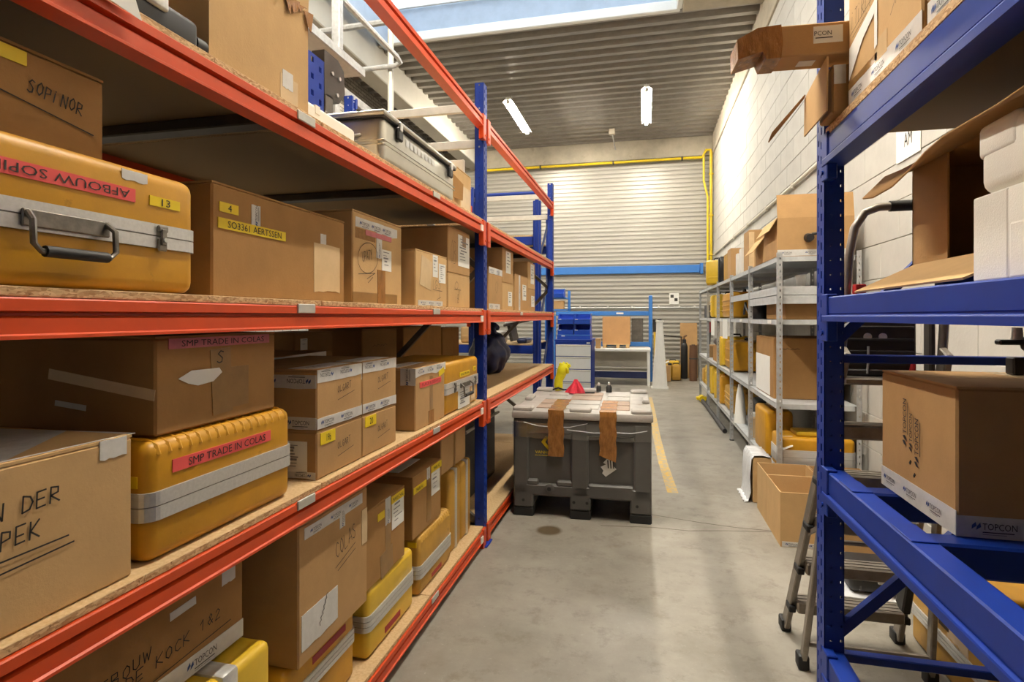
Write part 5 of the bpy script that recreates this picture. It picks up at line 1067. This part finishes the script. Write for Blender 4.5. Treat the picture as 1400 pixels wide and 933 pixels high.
t = thing('carrying_bag', 'slim black bag standing on the shelving top next to the yellow case', 'bag', (1.17, 8.25, T+0.001)); part('body', G().rbox(-0.17,0.17,-0.07,0.07,0,0.36,0.03,3), 'bag_black', t, smooth=True); part('handle', G().tube([(-0.06,0,0.355),(-0.05,0,0.39),(0.05,0,0.39),(0.06,0,0.355)], 0.01, 6), 'bag_black', t, smooth=True)
def suitcase(label, x, y, z, sx, sy, sz, mat='case_bright', rot=0, split='y', ribs=2, group=None, hand_=True):
    """upright moulded carrying case standing on its long edge; the rim runs round between its two shells"""
    t = thing('carrying_case', label, 'case', (x, y, z+0.001), rot, group); r = min(0.035, sx*0.22, sy*0.22)
    if split == 'y':
        part('front_shell', G().rbox(-sx/2,sx/2,-sy/2,-sy*0.02,0.012,sz,r,3), mat, t, smooth=True); part('back_shell', G().rbox(-sx/2,sx/2,sy*0.02,sy/2,0.012,sz,r,3), mat, t, smooth=True); part('rim', G().rbox(-sx/2-0.006,sx/2+0.006,-sy*0.06,sy*0.06,0.004,sz+0.006,0.012,2), mat, t, smooth=True)
        for k in range(ribs): part('moulded_rib', G().rbox(-sx/2+r,sx/2-r,-sy/2-0.008,-sy/2+0.01,sz*(0.3+0.4*k/max(1,ribs-1))-0.012,sz*(0.3+0.4*k/max(1,ribs-1))+0.012,0.006,2), mat, t, smooth=True)
        if hand_: part('handle', G().tube([(-0.07,0,sz),(-0.06,0,sz+0.035),(0.06,0,sz+0.035),(0.07,0,sz)], 0.012, 8), 'black_plastic', t, smooth=True)
        for s in (-1, 1): part('latch', G().rbox(s*sx*0.32-0.02,s*sx*0.32+0.02,-sy*0.10,sy*0.10,sz-0.005,sz+0.014,0.005,1), mat, t)
    else:
        part('left_shell', G().rbox(-sx/2,-sx*0.02,-sy/2,sy/2,0.012,sz,r,3), mat, t, smooth=True); part('right_shell', G().rbox(sx*0.02,sx/2,-sy/2,sy/2,0.012,sz,r,3), mat, t, smooth=True); part('rim', G().rbox(-sx*0.06,sx*0.06,-sy/2-0.006,sy/2+0.006,0.004,sz+0.006,0.012,2), mat, t, smooth=True)
        for k in range(ribs): part('moulded_rib', G().rbox(-sx/2-0.008,-sx/2+0.01,-sy/2+r,sy/2-r,sz*(0.3+0.4*k/max(1,ribs-1))-0.012,sz*(0.3+0.4*k/max(1,ribs-1))+0.012,0.006,2), mat, t, smooth=True)
        if hand_: part('handle', G().tube([(0,-0.07,sz),(0,-0.06,sz+0.035),(0,0.06,sz+0.035),(0,0.07,sz)], 0.012, 8), 'black_plastic', t, smooth=True)
        for s in (-1, 1): part('latch', G().rbox(-sx*0.10,sx*0.10,-sy/2-0.014,-sy/2+0.006,sz*(0.5+s*0.25)-0.03,sz*(0.5+s*0.25)+0.03,0.005,1), mat, t)
    return t
suitcase('bright yellow case standing alone at the far end of the shelving top', 1.09, 8.9, T, 0.34, 0.24, 0.37, 'case_bright', -18, ribs=1)
# second level
t, f = nbox('brown carton under the double shelf at the near end of the shelving', 1.08, 1.54, 4.80, 5.5, B_, 0.17, 'cardboard_brown'); part('front_lip', G().cbox(-0.47,0.003,-0.006,0,0.125,0.168,0.003), 'cardboard_brown', t)
t = thing('cup', 'white paper cup on the upper grey shelf of the near bay', 'cup', (1.23, 4.95, 1.716)); part('wall', G().lathe([(0.03,0),(0.042,0.09),(0.044,0.092),(0.040,0.092)], 0, 0, 16), 'white_paper', t, smooth=True); part('lid', G().lathe([(0.044,0.088),(0.044,0.097),(0.03,0.10)], 0, 0, 16), 'white_paper', t)
t = thing('carrying_bag', 'crumpled black bag on the second shelf of the grey shelving', 'bag', (1.22, 6.35, B_+0.001))
for k, (x, y, r, h) in enumerate(((-0.06,-0.15,0.12,0.20),(0.05,0.0,0.14,0.23),(0.0,0.17,0.12,0.19))): part('fold', G().lathe([(r*0.9,0),(r,h*0.4),(r*0.75,h*0.8),(r*0.3,h)], x, y, 10), 'bag_black', t, smooth=True)
part('strap', G().tube([(-0.16,-0.25,0.01),(-0.19,-0.1,0.12),(-0.17,0.05,0.17),(-0.16,0.2,0.05)], 0.012, 6), 'dark_rubber', t, smooth=True)
suitcase('large yellow case filling the second shelf of the third bay', 1.26, 7.75, B_, 0.44, 0.80, 0.33, 'case_yellow', 0, 'x', 3)
suitcase('yellow ribbed case beside the large case, second shelf', 1.24, 8.85, B_, 0.40, 0.34, 0.345, 'case_bright', 0, 'y', 3)
suitcase('yellow case standing upright on the second shelf of the fourth bay', 1.16, 9.40, B_, 0.26, 0.22, 0.36, 'case_bright', 0, 'x', 2)
t = thing('hand_tool', 'dark tool with a red handle standing inside the farthest bay', 'tool', (1.10, 10.4, 0.803)); part('shaft', G().tube([(0,0,0),(0.03,0.02,0.44)], 0.018, 8), 'dark_steel', t, smooth=True); part('grip', G().tube([(0.03,0.02,0.40),(0.035,0.022,0.58)], 0.024, 8), 'red_plastic', t, smooth=True)
t, f = nbox('grey carton on the second shelf of the farthest bay', 1.06, 1.4, 10.1, 10.7, B_, 0.22, 'dark_grey')
for k, (y, lab) in enumerate(((7.30, 'white paper sheet hung under the second shelf, nearer sheet'), (8.60, 'white paper sheet hung under the second shelf, farther sheet'))):
    t = thing('paper_sheet', lab, 'paper', (0.992, y, B_-0.25)); part('sheet', G().box(-0.002,0.0,0,0.42,0,0.24), 'white_paper', t); part('bottom_fold', G().box(-0.004,0.001,0,0.42,0,0.004), 'white_paper', t)
# third level
t, f = nbox('big brown carton on the middle shelf at the near end of the shelving', 1.04, 1.545, 5.02, 5.75, C_, 0.50, 'cardboard_brown'); part('pale_sheet', slab(Face((-0.505,0.73,0),(0,-1,0),(0,0,1)), 0.0, 0.01, 0.60, 0.34), 'white_paper', t); hand(t, f['near'], [('~~', 0.05, 0.40, 0.15, 0.02, 0)], w=0.005)
suitcase('large yellow case on the middle shelf of the third bay', 1.26, 7.62, C_, 0.42, 0.70, 0.37, 'case_yellow', 0, 'x', 2)
suitcase('ribbed yellow case behind the large one on the middle shelf', 1.22, 8.22, C_, 0.40, 0.20, 0.40, 'case_bright', 0, 'y', 3)
t, f = nbox('small brown carton on the middle shelf of the fourth bay', 1.05, 1.42, 8.8, 9.3, C_, 0.24, 'cardboard_brown'); t, f = nbox('tan carton stacked loosely on the middle shelf, farthest bay', 1.05, 1.42, 9.85, 10.15, C_, 0.2, 'cardboard')
t = thing('tool_roll', 'dark rolled tool bag on the small brown middle-shelf carton', 'bag', (1.22, 9.05, C_+0.243)); part('roll', G().tube([(-0.12,-0.2,0.05),(-0.12,0.2,0.05)], 0.05, 12), 'bag_black', t, smooth=True); part('strap', G().tube([(-0.12,-0.02,0.05),(-0.12,0.02,0.05)], 0.053, 12), 'brown_wood', t, smooth=True)
# bottom level
suitcase('yellow case with a white tag standing at the near end, bottom shelf', 1.12, 5.42, D_, 0.22, 0.50, 0.40, 'case_yellow', 0, 'x', 0)
t, f = case('yellow case with a grey band across the near end of the bottom shelf', (1.56, 4.74, D_+0.001), 0.32, 0.53, 0.265, bz=0.42, bh=0.115, mat='case_yellow', r=0.03); part('white_tag', G().sheet([(-0.53,-0.008,0.16),(-0.44,-0.008,0.20),(-0.43,0.05,0.268),(-0.53,0.04,0.268)], 0.002), 'white_paper', t)
part('top_carton', G().rbox(-0.40,-0.03,0.06,0.26,0.266,0.30,0.012,2), 'case_bright', t, smooth=True)
t, f = case('yellow case on the floor under the near end of the shelving', (1.50, 4.76, 0.001), 0.5, 0.45, 0.20, bz=0.5, bh=0.03, mat='case_yellow', r=0.02)
t = thing('clear_bottle', 'clear plastic jar beside the black bag on the bottom shelf', 'jar', (1.10, 6.05, D_+0.001)); part('body', G().lathe([(0.075,0),(0.078,0.19),(0.05,0.21)], 0, 0, 16), 'tape_clear', t, smooth=True); part('lid', G().lathe([(0.055,0.205),(0.055,0.235),(0.05,0.24)], 0, 0, 16), 'white_paint', t)
t = thing('carrying_bag', 'black shoulder bag on the bottom shelf behind the clear jar', 'bag', (1.27, 6.36, D_+0.001)); part('body', G().rbox(-0.16,0.16,-0.2,0.2,0,0.34,0.06,3), 'bag_black', t, smooth=True); part('pocket', G().rbox(-0.19,-0.15,-0.12,0.12,0.04,0.22,0.02,2), 'bag_black', t, smooth=True)
t = thing('white_cloth', 'white cloth hanging at the second upright of the shelving', 'cloth', (1.06, 6.8, D_+0.001)); part('folds', G().lathe([(0.07,0),(0.06,0.1),(0.045,0.3),(0.02,0.44)], 0, 0, 9), 'white_paper', t, smooth=True)
suitcase('tan ribbed case on the bottom shelf of the third bay', 1.20, 7.62, D_, 0.32, 0.62, 0.31, 'case_tan', 0, 'x', 3)
suitcase('yellow case standing beside the tan ribbed one, bottom shelf', 1.16, 8.22, D_, 0.28, 0.20, 0.40, 'case_yellow', 0, 'y', 0)
suitcase('yellow case nearer of the pair on the fourth bay bottom shelf', 1.15, 8.75, D_, 0.28, 0.22, 0.40, 'case_bright', 0, 'y', 2); suitcase('yellow case farther of the pair on the fourth bay bottom shelf', 1.15, 9.25, D_, 0.28, 0.22, 0.42, 'case_bright', 0, 'y', 1)
suitcase('yellow case on the bottom shelf of the farthest bay', 1.18, 10.1, D_, 0.30, 0.30, 0.38, 'case_bright', 0, 'x', 2); suitcase('small tan case at the very end of the bottom shelf', 1.18, 10.65, D_, 0.30, 0.25, 0.28, 'case_tan', 0, 'x', 1)

# =================================================================== BACK OF THE HALL
t = thing('workbench', 'white topped workbench before the corrugated back wall', 'workbench', (-0.5, 12.6, 0))
wp('top', G().cbox(-1.30,0.135,12.28,13.10,0.735,0.785,0.005), 'white_paint', t)
for x in (0.065, -1.28):
    for y in (12.30, 13.02): wp('leg', G().cbox(x,x+0.06,y,y+0.06,0,0.735,0.004), 'white_paint', t)
wp('back_panel', G().cbox(-1.2,0.06,12.75,12.77,0.36,0.70,0.003), 'pvc_cream', t); wp('lower_shelf', G().cbox(-1.21,0.06,12.42,12.74,0.20,0.235,0.003), 'navy', t); wp('shelf_front', G().cbox(-1.21,0.06,12.40,12.42,0.15,0.29,0.003), 'navy', t)
wp('frame_post', G().rbox(0.10,0.185,13.12,13.18,0,1.96,0.02,2), 'light_blue', t); wp('frame_post', G().rbox(-2.1,-2.02,13.12,13.18,0,1.5,0.02,2), 'light_blue', t)
wp('frame_rail', G().cbox(-2.02,0.10,13.13,13.17,1.50,1.60,0.006), 'light_blue', t); wp('frame_rail', G().cbox(-1.3,0.10,13.13,13.17,0.80,0.90,0.006), 'light_blue', t); wp('rail_label', G().cbox(-0.62,-0.46,13.126,13.13,1.535,1.57,0.001), 'white_paper', t)
wp('back_board', G().cbox(-0.28,-0.02,13.18,13.19,0.9,1.44,0.002), 'brace_grey', t)
t, f = carton('plain tan carton on a small wooden pallet on the workbench', (-0.30, 12.62, 0.875), 0.45, 0.60, 0.60, 'plywood')
t = thing('small_pallet', 'small wooden pallet under the tan carton on the workbench', 'pallet', (-0.60, 12.62, 0.786))
for x in (-0.29, 0.0, 0.21): part('runner', G().cbox(x,x+0.07,0,0.42,0,0.068,0.003), 'pine', t)
for k in range(4): part('slat', G().cbox(-0.30,0.30,0.0+k*0.11,0.085+k*0.11,0.068,0.088,0.002), 'pine', t)
t, f = carton('small carton between the blue bins and the wooden pallet', (-0.93, 12.35, 0.786), 0.25, 0.10, 0.21, 'cardboard')
t = thing('drawer_cabinet', 'blue workshop cabinet with pale grey drawers and bins on top', 'cabinet', (-1.38, 11.55, 0))
wp('body', G().cbox(-1.74,-1.015,11.22,12.0,0,0.985,0.006), 'rack_blue', t); wp('top', G().cbox(-1.75,-1.005,11.20,12.01,0.985,1.02,0.004), 'rack_blue', t)
wp('top_band', G().cbox(-1.73,-1.025,11.205,11.22,0.93,0.982,0.003), 'rack_blue', t); wp('maker_plate', G().cbox(-1.11,-1.04,11.20,11.206,0.945,0.965,0.001), 'white_paper', t)
for z0, z1 in ((0.69,0.918),(0.435,0.675),(0.18,0.42),(0.03,0.165)):
    d = wp('drawer', G().cbox(-1.725,-1.03,11.20,11.22,z0,z1,0.004), 'drawer_grey', t); part('pull_edge', G().cbox(-1.72,-1.035,11.192,11.20,z1-0.03,z1-0.006,0.003), 'galvanised_pale', d)
def storage_bin(lab, x, y, z, w=0.315, d=0.40, h=0.185, group=None):
    t = thing('storage_bin', lab, 'bin', (x, y, z), group=group); g = G(); k = 0.006
    g.box(0,w,0.02,d,0,k); g.box(0,w,d-k,d,k,h)
    for a in (0, w-k): g.prism([(0.02,0),(d,0),(d,h),(0.12,h),(0.09,h*0.62),(0.0,h*0.48)], 'x', a, a+k)
    g.prism([(0.0,h*0.40),(0.02,0),(0.026,0),(0.008,h*0.48),(0,h*0.48)], 'x', k, w-k)
    part('shell', g, 'bin_blue', t); part('front_lip', G().cbox(0,w,-0.012,0.004,h*0.42,h*0.5,0.003), 'bin_blue', t); part('label_card', G().box(0.02,0.075,-0.0135,-0.012,h*0.43,h*0.49), 'white_paper', t)
    part('back_rim', G().cbox(0,w,d-0.02,d+0.003,h-0.006,h+0.012,0.003), 'light_blue', t); part('side_rim', G().cbox(w-0.007,w+0.010,0.11,d,h-0.006,h+0.010,0.003), 'light_blue', t)
    return t
wpos = ('left', 'right')
for r in range(2):
    for c in range(2): storage_bin(f'blue open bin on the drawer cabinet, {("lower","upper")[r]} row, {wpos[c]} one', -1.70+0.335*c, 11.28, 1.115+0.215*r, h=0.20)
t = thing('storage_bin', 'wide blue tray under the blue bins on the drawer cabinet', 'bin', (-1.71, 11.26, 1.021)); part('tray', G().cbox(0,0.67,0,0.45,0,0.092,0.006), 'bin_blue', t); part('label_card', G().box(0.09,0.16,-0.002,0,0.06,0.078), 'white_paper', t); part('rim', G().cbox(-0.004,0.674,-0.006,0.01,0.078,0.093,0.003), 'light_blue', t)
t = thing('bin_shelf', 'light blue bin holder against the back wall behind the rack end', 'shelf', (-1.95, 13.3, 0)); wp('post', G().cbox(-1.78,-1.72,13.45,13.5,0,2.1,0.004), 'light_blue', t); wp('shelf', G().cbox(-2.3,-1.78,13.2,13.5,1.62,1.65,0.003), 'light_blue', t); wp('shelf', G().cbox(-2.3,-1.78,13.2,13.5,1.90,1.93,0.003), 'light_blue', t)
wp('post', G().cbox(-2.34,-2.30,13.45,13.5,0,2.1,0.004), 'light_blue', t)
storage_bin('blue open bin high on the bin holder behind the rack end', -2.20, 13.15, 1.931, 0.36, 0.32, 0.2); t, f = carton('small tan carton on the bin holder shelf', (-1.85, 13.22, 1.651), 0.2, 0.3, 0.20, 'cardboard'); 
# tapering white column, gas bottle and what leans beside them
t = thing('tapered_column', 'white tapering column standing at the end of the aisle', 'column', (0.315, 12.05, 0)); g = G()
g.prism([(-0.175,-0.15),(0.175,-0.15),(0.175,0.15),(-0.175,0.15)], 'z', 0, 0.025)
vs = [(-0.15,-0.13,0.025),(0.15,-0.13,0.025),(0.15,0.13,0.025),(-0.15,0.13,0.025),(-0.062,-0.055,1.37),(0.062,-0.055,1.37),(0.062,0.055,1.37),(-0.062,0.055,1.37)]
part('shaft', G()._add(vs, [(0,3,2,1),(4,5,6,7),(0,1,5,4),(1,2,6,5),(2,3,7,6),(3,0,4,7)]), 'white_paint', t); part('base_plate', g, 'white_paint', t); part('top_plate', G().cbox(-0.085,0.085,-0.07,0.07,1.37,1.395,0.005), 'white_paint', t)
part('fitting', G().lathe([(0.03,1.395),(0.05,1.41),(0.05,1.425),(0.02,1.44)], 0, 0, 12), 'dark_grey', t, smooth=True)
for x in (-0.05, 0.05): part('raised_edge', G().bar((x*2.2,-0.128,0.03),(x,-0.056,1.36),0.012,0.01), 'white_paint', t)
t = thing('closed_umbrella', 'folded orange umbrella leaning beside the white column', 'umbrella', (0.225, 12.95, 0)); part('canopy', G().tube([(0.02,0,0.16),(0.03,0,0.4),(0.03,0,0.85),(0.0,0,1.16)], [0.02,0.045,0.045,0.02], 12), 'case_bright', t, smooth=True); part('handle', G().tube([(0,0,1.14),(-0.005,0,1.42)], 0.035, 10), 'dark_rubber', t, smooth=True); part('tip', G().tube([(0.01,0,0.0),(0.02,0,0.17)], [0.008,0.02], 8), 'dark_rubber', t, smooth=True)
t = thing('gas_bottle', 'slim black gas bottle with brass valve before the back wall', 'gas bottle', (0.93, 14.0, 0)); part('body', G().lathe([(0.07,0),(0.078,0.02),(0.078,0.76),(0.06,0.83),(0.035,0.87)], 0, 0, 20), 'dark_rubber', t, smooth=True); part('collar', G().lathe([(0.045,0.86),(0.045,0.93),(0.03,0.94)], 0, 0, 14), 'black_plastic', t, smooth=True); part('valve', G().tube([(0,0,0.93),(0,0,1.0),(0.06,0,1.03)], 0.022, 8), 'brown_wood', t, smooth=True)
t = thing('cardboard_sheet', 'tan cardboard sheet leaning on the back wall behind the gas bottle', 'sheet', (1.02, 14.25, 0.0)); part('sheet', G().sheet([(-0.16,0.0,0.0),(0.24,0.0,0.0),(0.24,0.16,1.32),(-0.16,0.16,1.32)], 0.006), 'cardboard', t); part('bottom_fold', G().box(-0.16,0.24,-0.05,0.0,0,0.006), 'cardboard', t)
t = thing('rolled_mat', 'brown rolled mat standing beside the gas bottle', 'mat', (1.10, 13.55, 0)); part('roll', G().lathe([(0.085,0),(0.09,0.4),(0.085,0.82)], 0, 0, 16), 'brown_wood', t, smooth=True); part('core', G().tube([(0,0,0.82),(0,0,0.835)], 0.04, 12), 'dark_rubber', t); part('band', G().lathe([(0.092,0.5),(0.092,0.53)], 0, 0, 16), 'dark_grey', t)
suitcase('yellow case on the floor between white column and gas bottle', 0.72, 13.55, 0, 0.20, 0.26, 0.36, 'case_tan', 0, 'y', 1); t, f = carton('tan carton on the floor in front of the back wall', (0.59, 13.3, 0), 0.3, 0.18, 0.36, 'cardboard')
t = thing('floor_tool', 'small steel and black tool lying on the tan floor carton', 'tool', (0.50, 13.42, 0.361)); part('bar', G().tube([(-0.05,0,0.03),(0.06,0.02,0.09)], 0.022, 8), 'aluminium', t, smooth=True); part('head', G().rbox(0.03,0.12,-0.03,0.05,0.0,0.05,0.015,2), 'black_plastic', t, smooth=True)
suitcase('yellow case stacked near the back wall behind the tan carton', 0.665, 14.0, 0, 0.30, 0.22, 0.42, 'case_bright', 0, 'y', 1)
t = thing('wall_bar', 'dark bar leaning across the back wall behind the gas bottle', 'bar', (0.6, 14.2, 0.0)); part('bar', G().tube([(-0.16,0.0,1.02),(0.30,0.05,0.98)], 0.018, 8), 'dark_steel', t, smooth=True); part('handle', G().tube([(-0.16,0,0.96),(-0.16,0,1.10)], 0.02, 8), 'red_plastic', t, smooth=True); part('prop', G().tube([(0.28,0.05,0.0),(0.28,0.05,0.98)], 0.015, 8), 'dark_steel', t, smooth=True)
# goods on the blue rack beyond
for k, (x, w, h, m, lab) in enumerate(((-2.06, 0.19, 0.16, 'tape_white', 'white bagged parcel on the far blue rack shelf'), (-1.66, 0.14, 0.07, 'bag_blue', 'small blue packet on the far blue rack shelf'), (-2.45, 0.35, 0.22, 'cardboard_pale', 'pale carton at the left on the far blue rack shelf'))):
    t = thing('parcel', lab, 'parcel', (x, 7.34, 1.121)); part('body', G().rbox(0, w, 0, 0.4, 0, h, 0.03, 3), m, t, smooth=True); part('fold', G().rbox(0.02, w-0.02, -0.006, 0.02, h*0.3, h*0.5, 0.005, 1), m, t)
t = thing('white_tray', 'tilted white tray stored above the far blue rack shelf', 'tray', (-1.62, 7.40, 1.42), 0, ry=-12); part('pan', G().rbox(-0.22,0.20,0,0.45,0.0,0.09,0.012,2), 'white_paint', t); part('rail', G().cbox(-0.24,0.22,-0.02,0.0,-0.03,0.0,0.003), 'dark_steel', t); part('stand', G().cbox(-0.20,-0.16,0.02,0.40,-0.245,0.0,0.004), 'dark_steel', t)
# galvanised service walkway behind the rack
t = thing('steel_walkway', 'galvanised walkway edge with guard rails above the back of the orange rack', 'walkway', (-2.35, 4.1, 0))
wp('edge_channel', G().prism([(-2.22,3.42),(-2.20,3.42),(-2.20,3.475),(-2.22,3.475),(-2.22,3.50),(-2.225,3.50)], 'y', 1.5, 4.17), 'galvanised', t); wp('deck_plate', G().cbox(-2.48,-2.222,1.5,4.16,3.425,3.44,0.003), 'galvanised_pale', t)
wp('hanger_post', G().cbox(-2.27,-2.205,3.78,3.84,3.48,5.2,0.004), 'galvanised', t); wp('support_leg', G().cbox(-2.47,-2.40,4.06,4.13,0,3.425,0.004), 'galvanised', t)
wp('guard_rail', G().tube([(-2.35,1.5,4.02),(-2.35,5.10,4.02),(-2.37,5.22,4.02),(-2.45,5.27,4.015),(-3.2,5.27,4.01)], 0.024, 8), 'galvanised', t, True); wp('upper_rail', G().tube([(-3.45,5.30,4.47),(-2.40,5.30,4.49)], 0.032, 8), 'galvanised', t, True)
wp('rail_post', G().tube([(-2.52,5.32,0),(-2.52,5.32,4.52)], 0.032, 8), 'galvanised_pale', t, True); wp('diagonal_strut', G().bar((-2.45,4.12,3.36),(-2.30,5.3,3.22),0.04,0.07), 'galvanised', t)
